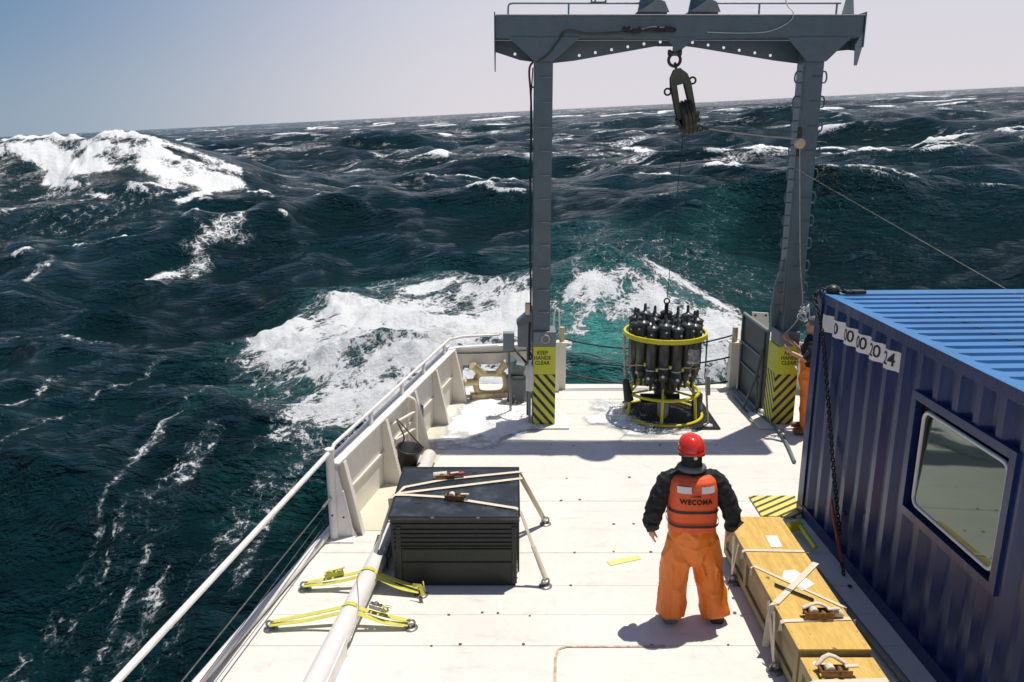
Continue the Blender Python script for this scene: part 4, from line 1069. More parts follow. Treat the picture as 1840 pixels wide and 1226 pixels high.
# ------------------------------------------------------------------ gear at left leg foot
q = on_y(914, 613, 11.9); p = MB(); p.box(q, (.17, .14, .28), bev=.012)
jb = thing('junction_box', 'small grey junction box on a stalk left of the left gantry leg', 'box', (q.x, q.y, q.z - .14))
p.build('case', 'frame_l', jb); p = MB(); p.tube([q + Vector((0, .03, -.12)), Vector((q.x + .03, q.y + .1, .0))], .02, 8); p.build('stalk', 'gear', jb)
p = MB(); p.tube([q + Vector((.07, 0, -.1)), on_y(948, 655, 11.6)], .018, 6); p.build('conduit', 'rubber', jb)
hm = thing('hinge_guard', 'grey angular steel guard on the left side of the left gantry leg', 'guard', (LX - .2, GY, 1.1))
pg = [on_y(957, 560, GY), on_y(930, 585, GY), on_y(930, 620, GY), on_y(955, 622, GY)]
p = MB(); p.prism([v + Vector((0, -.1, 0)) for v in pg], (0, .25, 0)); p.build('lower_plate', 'gear', hm)
pg = [on_y(957, 553, GY), on_y(928, 578, GY), on_y(931, 585, GY), on_y(957, 572, GY)]
p = MB(); p.prism([v + Vector((0, -.14, 0)) for v in pg], (0, .3, 0)); p.build('upper_plate', 'frame', hm)
p = MB(); q = on_y(950, 600, GY); p.tube([q, Vector((q.x, GY, .1))], .03, 8); p.build('strut', 'frame', hm)
q = on_z(927, 728)
wn = thing('tugger_winch', 'grey tugger winch with upright drum left of the left gantry leg', 'winch', (q.x, q.y, 0))
qc = Vector((q.x + .02, q.y + .15, 0))
p = MB(); p.lathe([(.16, 0), (.165, .05), (.15, .08), (.16, .38), (.185, .42), (.15, .47)], qc, 18); p.build('drum', 'gate', wn)
p = MB(); p.box(qc + Vector((.02, 0, .56)), (.2, .2, .2), ry=.25, bev=.03); p.build('gearbox', 'gear', wn)
p = MB(); p.tube([qc + Vector((-.04, 0, .5)), qc + Vector((-.1, -.05, .72))], [.07, .09], 12); p.build('motor', 'frame', wn)
p = MB(); p.tube(smooth_path([qc + Vector((.1, -.05, .6)), qc + Vector((.22, -.1, .7)), qc + Vector((.28, -.1, .4)), qc + Vector((.22, -.1, .1))], 5), .014, 6); p.build('hose', 'rubber', wn)
q = on_y(952, 678, 11.35)
fx = thing('white_canister', 'white cylindrical canister strapped beside the striped left gantry foot', 'canister', (q.x, q.y, q.z - .22))
p = MB(); p.lathe([(.03, -.21), (.058, -.2), (.058, .14), (.045, .18), (.02, .2), (.018, .26)], q, 14); p.build('tank', 'pale', fx)
p = MB(); p.tube([q + Vector((0, 0, .24)), q + Vector((.03, 0, .3)), q + Vector((.01, .05, .36))], .012, 6); p.build('valve', 'rubber', fx)
p = MB(); p.tube([q + Vector((0, .02, -.2)), Vector((q.x, q.y + .02, 0))], .02, 8); p.build('bracket', 'gear', fx)

# ------------------------------------------------------------------ stern posts, ropes, starboard gate
def post(px, lab, w=.14, h=.95, y=13.2):
    q = on_y(px, 640, y); o = thing('stern_post', lab, 'post', (q.x, y, 0), 'white posts beside the stern opening')
    p = MB(); p.box((q.x, y, h * .42), (w, .16, h * .84), bev=.01); p.build('post', 'white_in', o)
    p = MB(); p.box((q.x + (.02 if px < 1200 else -.0), y, h * .84 + .01), (w + .05, .2, .02)); p.build('cap', 'white_in', o)
    p = MB(); p.tube([(q.x, y, h * .8), (q.x, y, h * 1.12)], .045, 10); p.build('stub', 'chock', o)
    p = MB(); p.tube(smooth_path([(q.x - .13, y, h * .84), (q.x - .13, y, h * 1.35), (q.x - .06, y, h * 1.42), (q.x - .03, y, h * .9)], 4) if px < 1200 else smooth_path([(q.x + .12, y, h * .84), (q.x + .12, y, h * 1.1), (q.x + .3, y, h * 1.12), (q.x + .34, y, h * .84)], 4), .016, 6); p.build('staple', 'white_in', o)
    return q.x
pxl = post(1009, 'cream stern post just right of the left gantry leg')
pxr = post(1318, 'cream stern post with yellow edge left of the grey gate')
p = MB(); p.box((pxr + .24, 13.22, .42), (.28, .03, .84)); p.box((pxr + .24, 13.2, .84), (.32, .1, .02)); tag(p.build('transom_panel', 'white_in'), 'cream bulwark panel between the right stern post and grey gate', 'bulwark')
p = MB(); q = on_y(1364, 580, 13.3); p.prism([on_y(1352, 561, 13.3), on_y(1381, 563, 13.3), on_y(1384, 640, 13.3), on_y(1352, 640, 13.3)], (0, .03, 0))
for xx in (1356, 1376): pass
wp_ = p.build('upright_plate', 'white_in'); tag(wp_, 'white plate with two bolt holes standing behind the grey gate', 'plate')
for xx in (1357, 1376):
    p = MB(); q = on_y(xx, 567, 13.3); p.lathe([(.02, 0), (.02, .004)], q + Vector((0, -.001, 0)), 10, axis=(0, -1, 0)); p.build('bolt_hole', 'print', wp_)
for i, (z0, z1, sag, lab) in enumerate(((.86, .92, .22, 'top'), (.56, .55, .20, 'middle'), (.27, .12, .16, 'lowest'))):
    p = MB(); p.tube(bez((pxl + .05, 13.2, z0), (pxr - .05, 13.2, z1 + .0), sag * .9, 20), .014 if i < 2 else .017, 6)
    tag(p.build('stern_rope', 'rope_blue' if i < 2 else 'rubber'), 'dark rope sagging across the stern opening, ' + lab + ' of the three', 'rope', 'ropes across the stern opening')
gt = thing('steel_gate', 'dark grey steel gate plate with pale top rail left of the right gantry leg', 'gate', (3.86, 12.4, 0))
ga = Vector((3.83, 13.15, 0)); gb_ = Vector((3.86, 11.95, 0)); gh = 1.3
p = MB(); p.prism([ga, gb_, gb_ + u_ * gh, ga + u_ * gh], (.03, 0, 0)); p.build('plate', 'gate', gt)
p = MB(); p.tube([ga + u_ * (gh + .01), gb_ + u_ * (gh + .01)], .028, 8); p.build('top_rail', 'frame_l', gt)
for z in (.5, .85):
    p = MB(); p.tube([ga + u_ * z + Vector((-.02, -.05, 0)), gb_ + u_ * z + Vector((-.02, .1, 0))], .016, 6); p.build('stiffener', 'frame_l', gt)
p = MB(); p.tube([ga + Vector((-.02, -.02, 0)), ga + Vector((-.02, -.02, gh))], .02, 6); p.build('edge_bar', 'frame', gt)
p = MB(); p.tube([gb_ + Vector((-.02, .1, 0)), gb_ + Vector((-.02, .1, gh))], .02, 6); p.build('edge_bar', 'frame', gt)
p = MB(); p.tube([gb_ + Vector((-.05, .05, 1.0)), gb_ + Vector((-.1, .1, .55)), gb_ + Vector((-.25, .15, .03))], .022, 6); p.tube([gb_ + Vector((-.08, .1, .6)), gb_ + Vector((-.08, .0, .02))], .018, 6); p.build('brace', 'gate', gt)
# hose lying from the gate toward the container
hz_ = smooth_path([on_z(1305, 683, .03), on_z(1330, 712, .03), on_z(1360, 742, .03), on_z(1390, 765, .035), on_z(1410, 790, .035), on_z(1428, 830, .03)], 5)
p = MB(); p.tube(hz_, .022, 8); tag(p.build('deck_hose', 'gear'), 'grey hose running over deck from stern post past the right gantry foot', 'hose')
p = MB(); q = on_z(1365, 738, .05); p.tube([q, q + Vector((.12, -.25, 0))], .04, 10); tag(p.build('hose_coupling', 'pale'), 'pale coupling sleeve on the deck hose by the gate', 'coupling')
for k in range(2):
    a = on_z(1308 + 10 * k, 712, .015); c = on_z(1350 + 9 * k, 758, .015)
    p = MB(); p.tube([a, c], .012, 6); tag(p.build('deck_rod', 'wire'), ('left' if k == 0 else 'right') + ' of two thin rods lying on deck at the grey gate', 'rod', 'rods by the gate')
# starboard bulwark (beyond the container)
sb = thing('bulwark', 'cream starboard bulwark beyond the blue container', 'bulwark', (5.6, 10, 0))
p = MB(); p.prism([(4.25, 13.2, 0), (5.3, 12.8, 0), (5.31, 12.83, 0), (4.25, 13.23, 0)], (0, 0, .85)); p.build('plating', 'white_in', sb)
p = MB(); p.prism([(5.31, 12.8, 0), (6.3, 7.9, 0), (6.33, 7.9, 0), (5.34, 12.8, 0)], (0, 0, .85)); p.build('plating', 'white_in', sb)

# ------------------------------------------------------------------ CTD rosette
RC = Vector((2.30, 11.9, 0))
mt = MB()
mx0, mx1, my0, my1 = 1.78, 3.04, 11.24, 12.45
for i in range(27): x = mx0 + (mx1 - mx0) * i / 26; mt.box((x, (my0 + my1) / 2, .012), (.02, my1 - my0, .02))
for i in range(25): y = my0 + (my1 - my0) * i / 24; mt.box(((mx0 + mx1) / 2, y, .016), (mx1 - mx0, .02, .02))
tag(mt.build('grating_mat', 'rubber'), 'black rubber grating mat under the water sampler', 'mat')
ro = thing('water_sampler', 'round yellow water sampling frame packed with dark upright bottles, standing on deck', 'water sampler', RC)
def ring(r, z, w, h, mat, name, y0=0):
    p = MB(); N = 40; vs = []; fs = []
    for k in range(N):
        t = 2 * math.pi * k / N
        for rr, zz in ((r - w / 2, z - h / 2), (r + w / 2, z - h / 2), (r + w / 2, z + h / 2), (r - w / 2, z + h / 2)):
            vs.append((RC.x + rr * math.cos(t), RC.y + rr * math.sin(t), zz))
    for k in range(N):
        l = (k + 1) % N
        for q in range(4): fs.append((k * 4 + q, k * 4 + (q + 1) % 4, l * 4 + (q + 1) % 4, l * 4 + q))
    p.add(vs, fs); return p.build(name, mat, ro)
ring(.605, 1.30, .035, .065, 'yellow', 'upper_ring')
p = MB(); p.torus(RC + u_ * .40, .545, .025, seg=40, rs=8); p.build('middle_ring', 'yellow', ro)
p = MB(); p.torus(RC + Vector((0, -.03, .04)), .60, .025, seg=40, rs=8); p.build('base_ring', 'yellow', ro)
ring(.33, 1.26, .05, .03, 'yellow', 'bottle_rack'); ring(.33, .86, .05, .03, 'yellow', 'bottle_rack')
for k in range(6):
    t = 2 * math.pi * k / 6 + .35; c, s_ = math.cos(t), math.sin(t)
    p = MB(); p.tube([RC + Vector((.575 * c, .575 * s_, .06)), RC + Vector((.545 * c, .545 * s_, .40))], .024, 8); p.build('stanchion', 'yellow', ro)
    p = MB(); p.tube([RC + Vector((.545 * c, .545 * s_, .42)), RC + Vector((.36 * c, .36 * s_, .62)), RC + Vector((.34 * c, .34 * s_, 1.25))], .016, 6); p.build('inner_strut', 'yellow', ro)
    p = MB(); p.tube([RC + Vector((.2 * c, .2 * s_, 1.27)), RC + Vector((.6 * c, .6 * s_, 1.29))], .016, 6); p.build('spoke', 'yellow', ro)
    p = MB(); p.tube([RC + Vector((.14 * c, .14 * s_, .42)), RC + Vector((.54 * c, .54 * s_, .40))], .016, 6); p.build('spoke', 'yellow', ro)
def bottle(cx, cy, z0, h, r, i):
    b0 = bpy.data.objects.new('bottle', bottle_mesh); C.objects.link(b0); b0.parent = ro
    b0.location = Vector((cx, cy, z0 - .05)); b0.scale = (1.1, 1.1, 1.07) ; b0.rotation_euler = (0, 0, math.atan2(cy, cx))
    c0 = bpy.data.objects.new('cap', cap_mesh); C.objects.link(c0); c0.parent = b0
    for nm, dm in (('collar', band_mesh), ('spigot', spig_mesh), ('vent_screw', spig2), ('lug', lug_mesh), ('lug', lug2_mesh)):
        x = bpy.data.objects.new(nm, dm); C.objects.link(x); x.parent = b0
def mesh_only(mb, name, mat):
    o = mb.build(name, mat); d = o.data; bpy.data.objects.remove(o); return d
p = MB(); p.lathe([(.012, -.10), (.02, -.09), (.02, -.02), (.05, .02), (.073, .10), (.075, .11), (.080, .11), (.080, .76), (.075, .77)], (0, 0, 0), 16); bottle_mesh = mesh_only(p, 'bottle', 'bottle')
p = MB(); p.lathe([(.075, .77), (.088, .775), (.088, .80), (.064, .815), (.032, .83), (.022, .84), (.02, .92), (.012, .94)], (0, 0, 0), 16); cap_mesh = mesh_only(p, 'cap', 'bottle_cap')
p = MB(); p.lathe([(.081, .20), (.084, .205), (.084, .215), (.081, .22)], (0, 0, 0), 16, caps=False); band_mesh = mesh_only(p, 'collar', 'steel')
p = MB(); p.lathe([(.020, .0), (.020, .02)], (.07, 0, .10), 10, axis=(1, 0, 0)); spig2 = MB(); spig2.lathe([(.013, .0), (.013, .015)], (.078, .02, .72), 8, axis=(1, 0, 0)); spig2 = mesh_only(spig2, 'vent_screw', 'pale'); spig_mesh = mesh_only(p, 'spigot', 'pale')
p = MB(); p.box((.0, .09, .60), (.06, .05, .05), bev=.008); lug2_mesh = mesh_only(p, 'lug', 'yellow'); p = MB(); p.box((.0, .09, .22), (.06, .05, .05), bev=.008); lug_mesh = mesh_only(p, 'lug', 'yellow')
for k in range(16):
    t = 2 * math.pi * (k + .5) / 16; bottle(.455 * math.cos(t), .455 * math.sin(t), .66 + (.05 if k % 2 else 0), 1, .07, k)
for k in range(9):
    t = 2 * math.pi * k / 9; bottle(.27 * math.cos(t), .27 * math.sin(t), .60 + .04 * (k % 2), 1, .07, k)
p = MB(); p.tube([RC + u_ * .38, RC + u_ * 1.3], .07, 12); p.tube([RC + u_ * 1.3, RC + u_ * 1.6], .03, 8); p.build('centre_post', 'bottle', ro)
p = MB(); p.tube([RC + u_ * 1.55, RC + u_ * 1.75], .03, 10); p.torus(RC + u_ * 1.78, .04, .012, (0, 1, 0), 14, 6); p.tube([RC + Vector((.25, .1, 1.3)), RC + u_ * 1.6], .012, 6); p.tube([RC + Vector((-.25, .1, 1.3)), RC + u_ * 1.6], .012, 6); p.build('lifting_bail', 'darksteel', ro)
p = MB(); q = RC + Vector((-.06, -.42, .0)); p.lathe([(.05, .1), (.06, .12), (.085, .15), (.085, .34), (.06, .37), (.03, .38)], q, 16); p.lathe([(.03, .38), (.03, .45)], q, 8); p.build('altimeter', 'gear', ro)
p = MB(); q = RC + Vector((.50, -.16, 0)); p.lathe([(.06, .08), (.08, .1), (.08, .38), (.06, .4)], q, 14); p.build('pump_housing', 'bottle_cap', ro)
p = MB(); q = RC + Vector((.0, .1, 0)); p.tube([q + Vector((-.3, .1, .2)), q + Vector((.3, .1, .2))], .07, 12); p.build('sensor_tube', 'black', ro)
p = MB(); p.lathe([(.10, .35), (.15, .38), (.16, .52), (.12, .6)], RC + Vector((.0, -.1, 0)), 14); p.build('electronics_housing', 'black', ro)
for sx2, mm in ((-1, 'rope_tan'), (1, 'darksteel')):
    p = MB(); p.tube([RC + Vector((sx2 * .62, -.05, 1.26)), RC + Vector((sx2 * .60, -.15, .62))], .022 if sx2 < 0 else .012, 6); p.build('side_pole', mm, ro)
q = RC + Vector((-.6, -.2, 0))
p = MB(); p.tube([q + Vector((.0, 0, .62)), q + Vector((.06, -.02, .30))], [.05, .075], 10); p.build('side_sensor', 'rubber', ro)
# crumpled foil label hanging from the upper ring
p = MB(); q = RC + Vector((.20, -.60, 0)); random.seed(5)
gv = [[q + Vector((.02 + i * .033, -.03 + random.uniform(-.015, .015), 1.20 - j * .035 + random.uniform(-.008, .008))) for i in range(6)] for j in range(7)]
p.add(sum(gv, []), [(j * 6 + i, j * 6 + i + 1, (j + 1) * 6 + i + 1, (j + 1) * 6 + i) for j in range(6) for i in range(5)]); p.build('foil_tag', 'steel', ro)
# tag line pole at right of the rosette
tp0 = on_z(1272, 768); q = on_y(1268, 672, tp0.y)
tl = thing('tag_pole', 'thin tan rope stopper with white clip standing right of the water sampler', 'rope', (tp0.x, tp0.y, 0))
p = MB(); p.tube([tp0 + u_ * .02, q], .016, 6); p.build('rope', 'rope_tan', tl)
p = MB(); p.tube([q + Vector((-.01, 0, -.03)), q + Vector((.04, 0, .05)), q + Vector((0, 0, .1))], [.03, .035, .02], 8); p.build('clip', 'pale', tl)
p = MB(); p.tube([q + Vector((.04, 0, -.05)), q + Vector((.06, 0, -.32))], .028, 8); p.build('weight', 'gear', tl)
p = MB(); p.lathe([(.07, 0), (.07, .015), (.03, .03)], (tp0.x, tp0.y, .025), 12); p.build('foot', 'pale', tl)

# ------------------------------------------------------------------ sheave block, shackle, wires
BT = on_y(1214, 88, GY - .2)
sh = thing('shackle', 'dark bow shackle hanging from the lug at the middle of the gantry beam', 'shackle', BT)
sc = on_y(1212, 108, GY - .2)
p = MB(); p.torus(sc, .078, .021, (0, 1, 0), 20, 8); p.build('bow', 'darksteel', sh)
p = MB(); q = on_y(1212, 95, GY - .2); p.tube([q + Vector((-.085, 0, 0)), q + Vector((.085, 0, 0))], .026, 10); p.tube([q + Vector((-.085, 0, 0)), q + Vector((-.05, 0, 0))], .04, 8); p.tube([q + Vector((.05, 0, 0)), q + Vector((.09, 0, 0))], .04, 8); p.build('pin', 'darksteel', sh)
p = MB(); p.box(q + Vector((0, 0, .02)), (.05, .04, .12)); p.build('lug_pin_plate', 'frame', sh)
bt = on_y(1215, 124, GY - .2); bb = on_y(1241, 252, GY - .2); bd = (bb - bt); BLn = bd.length; bd.normalize(); bs = Vector((0, 1, 0)).cross(bd).normalized()
if bs.x < 0: bs = -bs
bl = thing('sheave_block', 'heavy tarnished wire sheave block hanging tilted below the gantry beam', 'sheave block', bt)
def B(s_, w, y=0): return bt + bd * s_ * BLn + bs * w + Vector((0, y, 0))
p = MB(); p.tube([B(-.09, 0), B(.02, 0)], .018, 8); p.build('swivel_eye', 'darksteel', bl)
for yo in (-.07, .05):   # cheek plates with a window between
    p = MB()
    for pl in ([(.0, -.03), (.0, .04), (.10, .12), (.22, .145), (.22, .075), (.22, -.055), (.22, -.12), (.10, -.10)],):
        p.prism([B(a, c, yo) for a, c in pl], (0, .02, 0))
    p.prism([B(a, c, yo) for a, c in ((.22, .06), (.22, .145), (.75, .135), (.8, .09), (.5, .07))], (0, .02, 0))
    p.prism([B(a, c, yo) for a, c in ((.22, -.12), (.22, -.045), (.5, -.06), (.8, -.08), (.75, -.125))], (0, .02, 0))
    p.prism([B(a, c, yo) for a, c in ((.68, -.12), (.68, .13), (.78, .10), (.78, -.09))], (0, .018, 0))
    p.build('cheek_plate', 'sheave', bl)
for s2, cc in ((.17, -.17), (.21, .18)):
    p = MB(); p.torus(B(s2 + (.1 if cc < 0 else .0), cc, 0), .042, .014, (0, 1, 0), 16, 6); p.build('side_eye', 'darksteel', bl)
cs = B(.68, .01)
for w_ in (-.05, 0, .05):
    p = MB(); p.lathe([(.05, -.022), (.215, -.022), (.235, -.02), (.205, 0), (.235, .02), (.215, .022), (.05, .022)], cs + bs * w_, 28, axis=bs, sx=1.0); p.build('sheave', 'sheave', bl)
p = MB(); p.tube([cs - bs * .16, cs + bs * .16], .03, 10); p.build('axle', 'darksteel', bl)
for q, r_ in ((B(.72, -.13), .035), (B(.66, .15), .03), (B(.75, .14), .035), (B(.8, -.1), .03)):
    p = MB(); p.tube([q + Vector((0, -.06, 0)), q + Vector((0, .06, 0))], r_, 8); p.build('bolt', 'darksteel', bl)
# tag line shackle to right leg
q1 = on_y(1262, 231, GY - .2); q2 = Vector(on_y(1437, 250, GY - .25))
tg = thing('tag_line', 'pale rope from the sheave block across to the right gantry leg', 'rope', q1)
p = MB(); p.torus(q1 + Vector((-.03, 0, 0)), .035, .011, (0, 1, 0), 14, 6); p.tube([q1, q1 + Vector((.08, 0, -.01))], .02, 8); p.build('hook', 'darksteel', tg)
p = MB(); p.tube(bez(q1 + Vector((.05, 0, 0)), q2, .015, 10), .009, 6); p.build('rope', 'rope_tan', tg)
wr0 = on_y(1224, 186, GY - .25); wr1 = Vector((6.4, 3.0, 2.0))
wr1 = on_z(1840, 538, 2.78); dd = wr1 - wr0
w_ = MB(); w_.tube([wr0, wr0 + dd * 2.0], .0020, 5); tag(w_.build('winch_wire', 'wire'), 'thin winch wire running from the sheave block down over the blue container roof', 'wire')
w_ = MB(); w_.tube([on_y(1229, 225, GY), RC + u_ * 1.82], .0055, 5); tag(w_.build('hoist_wire', 'rubber'), 'thin vertical hoist wire from the sheave block to the water sampler', 'wire')

# ------------------------------------------------------------------ blue container
K0 = Vector((3.29, 8.64, 0)); kyaw = math.atan2(.12, 3.42)
kd = Vector((math.sin(kyaw), -math.cos(kyaw), 0))            # along the side, toward the camera
kn = Vector((-math.cos(kyaw), -math.sin(kyaw), 0))           # outward normal of the visible side
KL, KW, KH = 6.06, 2.44, 2.59
ct = thing('shipping_container', 'blue corrugated shipping container with window and number strip on its side', 'container', K0)
def K(s_, z, o=0.0): return K0 + kd * s_ + kn * o + u_ * z
pitch = .278; dep = .052
def corr(s_):
    t = (s_ - .16) % pitch
    if t < .072: return 0.0
    if t < .140: return -(t - .072) / .068 * dep
    if t < .210: return -dep
    return -dep + (t - .210) / .068 * dep
def on_wall(px, py, o=0.0):
    d = ray(px, py); t = (K0 + kn * o - Vector((0, 0, CAMZ))).dot(kn) / d.dot(kn); q = Vector((0, 0, CAMZ)) + d * t
    return (q - K0).dot(kd), q.z
wl = [on_wall(1645, 712), on_wall(1617, 905), on_wall(1780, 1068), on_wall(1832, 812)]
ws0 = (wl[0][0] + wl[1][0]) / 2; ws1 = (wl[2][0] + wl[3][0]) / 2; wz0 = (wl[1][1] + wl[2][1]) / 2; wz1 = (wl[0][1] + wl[3][1]) / 2
print('window', wl, ws0, ws1, wz0, wz1)
brk = [.16]
s_ = .16
while s_ < KL - .16:
    for t in (.072, .140, .210, .278):
        if s_ + t < KL - .14: brk.append(s_ + t)
    s_ += pitch
def wallpanel(s0, s1, z0, z1):
    ss = sorted(set([s0] + [x for x in brk if s0 < x < s1] + [s1]))
    p = MB(); vs = []
    for x in ss: vs += [K(x, z0, corr(x) - .012), K(x, z1, corr(x) - .012)]
    p.add(vs, [(2 * i, 2 * i + 2, 2 * i + 3, 2 * i + 1) for i in range(len(ss) - 1)]); return p
for a in ((.14, ws0, .14, KH - .10), (ws1, KL - .14, .14, KH - .10), (ws0, ws1, .14, wz0), (ws0, ws1, wz1, KH - .10)):
    wallpanel(*a).build('side_panel', 'blue', ct)
def kbox(s0, s1, z0, z1, o0, o1, name, mat, bev=.0):
    p = MB(); p.prism([K(s0, z0, o0), K(s1, z0, o0), K(s1, z1, o0), K(s0, z1, o0)], kn * (o1 - o0)); return p.build(name, mat, ct)
kbox(.0, KL, KH - .10, KH - .005, -.06, 0.004, 'top_rail', 'blue'); kbox(.14, KL - .14, .0, .14, -.07, .002, 'bottom_rail', 'blue')
kbox(.0, .14, .0, KH - .101, -.14, 0.006, 'corner_post', 'blue'); kbox(KL - .14, KL, 0, KH - .101, -.14, .006, 'corner_post', 'blue')
for s_ in (0, KL - .17):
    for z in (0, KH - .115): kbox(s_ - .004, s_ + .174, z, z + .12, -.16, .010, 'corner_casting', 'blue')
# far end, near end, other side and floor
for sA in (0.02, KL - .02):
    p = MB(); N = 36; vs = []
    for i in range(N * 1 + 1):
        w = .15 + (KW - .3) * i / N; o = -.02 if i % 4 in (0, 1) else .012
        vs += [K(sA + (o if sA > 1 else -o), .05, -w), K(sA + (o if sA > 1 else -o), KH - .05, -w)]
    p.add(vs, [(2 * i, 2 * i + 2, 2 * i + 3, 2 * i + 1) for i in range(N)]); p.build('end_panel', 'blue', ct)
    for w in (.0, KW - .14):
        p = MB(); p.prism([K(sA - .02 if sA < 1 else sA - .12, 0, -w - .0), K(sA + .12 if sA < 1 else sA + .02, 0, -w), K(sA + .12 if sA < 1 else sA + .02, 0, -w - .14), K(sA - .02 if sA < 1 else sA - .12, 0, -w - .14)], (0, 0, KH - .11)) if w else None
        if p.v: p.build('corner_post', 'blue', ct)
p = MB(); p.prism([K(.0, 0, -KW), K(KL, 0, -KW), K(KL, KH - .01, -KW), K(0, KH - .01, -KW)], kn * .02); p.build('side_panel', 'blue', ct)
# roof with transverse corrugations
p = MB(); vs = []; prof_ = []
s_ = 0.0
prof_.append((0.0, 0.0)); prof_.append((.17, 0.0)); s_ = .20
while s_ < KL - .26:
    prof_ += [(s_, 0), (s_ + .012, .018), (s_ + .135, .018), (s_ + .16, .0), (s_ + .21, .0)] if False else [(s_, 0), (s_ + .008, -.024), (s_ + .04, -.024), (s_ + .10, 0)]
    s_ += .209
prof_ += [(KL - .17, 0), (KL, 0)]
ws = [0, .10, .16, KW - .16, KW - .10, KW]
for (s_, dz) in prof_:
    for j, w in enumerate(ws):
        k_ = 1.0 if j in (2, 3) else 0.0
        vs.append(K(s_, KH - .004 + dz * k_ - .0, -w + .004 * (j == 0)))
nw = len(ws)
p.add(vs, [(i * nw + j, i * nw + j + 1, (i + 1) * nw + j + 1, (i + 1) * nw + j) for i in range(len(prof_) - 1) for j in range(nw - 1)]); p.build('roof', 'blue_sunlit', ct)
for i in range(17):
    q = K(.24 + .209 * (i + 2), KH - .002, -.75); p = MB(); p.box(q, (.035, .03, .008), rz=.6); p.build('roof_clip', 'print', ct)
# number strip following the corrugation
sA, zA = on_wall(1474, 572); sB, zB = on_wall(1608, 636)
print('strip', sA, zA, sB, zB, on_wall(1474, 582), on_wall(1586, 650))
sA = .17; sB = sA + 1.62; zA = 2.28; hS = .090
p = MB(); xs_ = sorted(set([sA] + [x for x in brk if sA < x < sB] + [sB])); vs = []
for x in xs_: vs += [K(x, zA - hS, corr(x) - .008), K(x, zA + hS, corr(x) - .008)]
p.add(vs, [(2 * i, 2 * i + 2, 2 * i + 3, 2 * i + 1) for i in range(len(xs_) - 1)]); p.build('number_strip', 'paper', ct)
def warp(pt):
    s_ = (pt - K0).dot(kd); z = pt.z; o = (pt - K0).dot(kn)
    return K(s_, z, corr(s_) + o - .0055)
for i, tx in enumerate(('0', '00', '00', '20', '24')):
    s_ = .16 + .278 * (i + 1) + .038
    text_mesh('number', tx, .17, 'print', K(s_ + .025, zA, 0), kd, u_, ct, .0006, warp=warp, sx=.78, bold=.002)
# window
wf = MB(); fr_o = .02
for a in ((ws0 - .02, ws0 + .05, wz0 - .02, wz1 + .02), (ws1 - .05, ws1 + .02, wz0 - .02, wz1 + .02), (ws0 + .05, ws1 - .05, wz0 - .02, wz0 + .05), (ws0 + .05, ws1 - .05, wz1 - .05, wz1 + .02)):
    wf.prism([K(a[0], a[2], -.05), K(a[1], a[2], -.05), K(a[1], a[3], -.05), K(a[0], a[3], -.05)], kn * .062)
win = wf.build('window', 'blue', ct)
wf = MB(); wf.prism([K(ws0 + .03, wz0 + .03, -.08), K(ws1 - .03, wz0 + .03, -.08), K(ws1 - .03, wz1 - .03, -.08), K(ws0 + .03, wz1 - .03, -.08)], kn * .02); wf.build('recess_panel', 'black', win)
def rrect(s0, s1, z0, z1, r, o, n=5):
    pts = []
    for cx, cz, a0 in ((s1 - r, z1 - r, 0), (s0 + r, z1 - r, 90), (s0 + r, z0 + r, 180), (s1 - r, z0 + r, 270)):
        for i in range(n + 1):
            a = R(a0 + 90 * i / n); pts.append(K(cx + r * math.cos(a), cz + r * math.sin(a), o))
    return pts
gl = [on_wall(1660, 738), on_wall(1638, 900), on_wall(1777, 1032), on_wall(1815, 838)]
g0, g1 = (gl[0][0] + gl[1][0]) / 2, (gl[2][0] + gl[3][0]) / 2; gz0, gz1 = (gl[1][1] + gl[2][1]) / 2, (gl[0][1] + gl[3][1]) / 2
print('glass', gl)
wf = MB(); wf.tube(rrect(g0, g1, gz0, gz1, .075, -.012, 6), .017, 8, closed=True); wf.build('frame', 'pale', win)
wf = MB(); rr_ = rrect(g0 + .02, g1 - .02, gz0 + .02, gz1 - .02, .06, -.03, 6); wf.tube(rr_, .013, 6, closed=True); wf.build('gasket', 'rubber', win)
wf = MB(); wf.prism([v + kn * (-.034 * (v.z - gz0) / (gz1 - gz0)) for v in rrect(g0 + .012, g1 - .012, gz0 + .012, gz1 - .012, .065, -.016, 6)], kn * .006); wf.build('pane', 'glass', win)

# lashing chain from the far top corner, with red binder
def chain(name, pts, lab, link=.045, r=.0065, mat='darksteel', cat='chain'):
    pts = [Vector(p) for p in pts]; L_ = [0]
    for a, c in zip(pts[:-1], pts[1:]): L_.append(L_[-1] + (c - a).length)
    tot = L_[-1]; n_ = int(tot / (link * .72)); p = MB()
    for i in range(n_):
        d = (i + .5) * tot / n_
        k = max(j for j in range(len(L_)) if L_[j] <= d); k = min(k, len(pts) - 2)
        c = pts[k].lerp(pts[k + 1], (d - L_[k]) / (L_[k + 1] - L_[k])); dr = (pts[k + 1] - pts[k]).normalized()
        s1_, u1 = frame_from(dr); w = s1_ if i % 2 else u1
        ring_ = [c + dr * math.cos(t) * link * .5 + w * math.sin(t) * link * .32 for t in [2 * math.pi * q / 8 for q in range(8)]]
        p.tube(ring_, r, 4, closed=True)
    o = p.build(name, mat); tag(o, lab, cat); return o
def KW_(px, py, o=.05): s1_, z1_ = on_wall(px, py, o); return K(s1_, z1_, o)
c_top = K(.08, KH + .03, -.02)
chain('lashing_chain', [K(.3, KH + .035, -.25), c_top, K(.03, KH - .05, .05), KW_(1478, 600), KW_(1488, 720), KW_(1498, 850), KW_(1509, 960)], 'dark lashing chain draped down the blue container side from its far top corner', .055, .009)
p = MB(); p.lathe([(.05, 0), (.08, .02), (.07, .06), (.03, .08)], K(.14, KH, -.1), 12); p.box(K(.26, KH + .03, -.28), (.22, .08, .04), rz=.1, bev=.01)
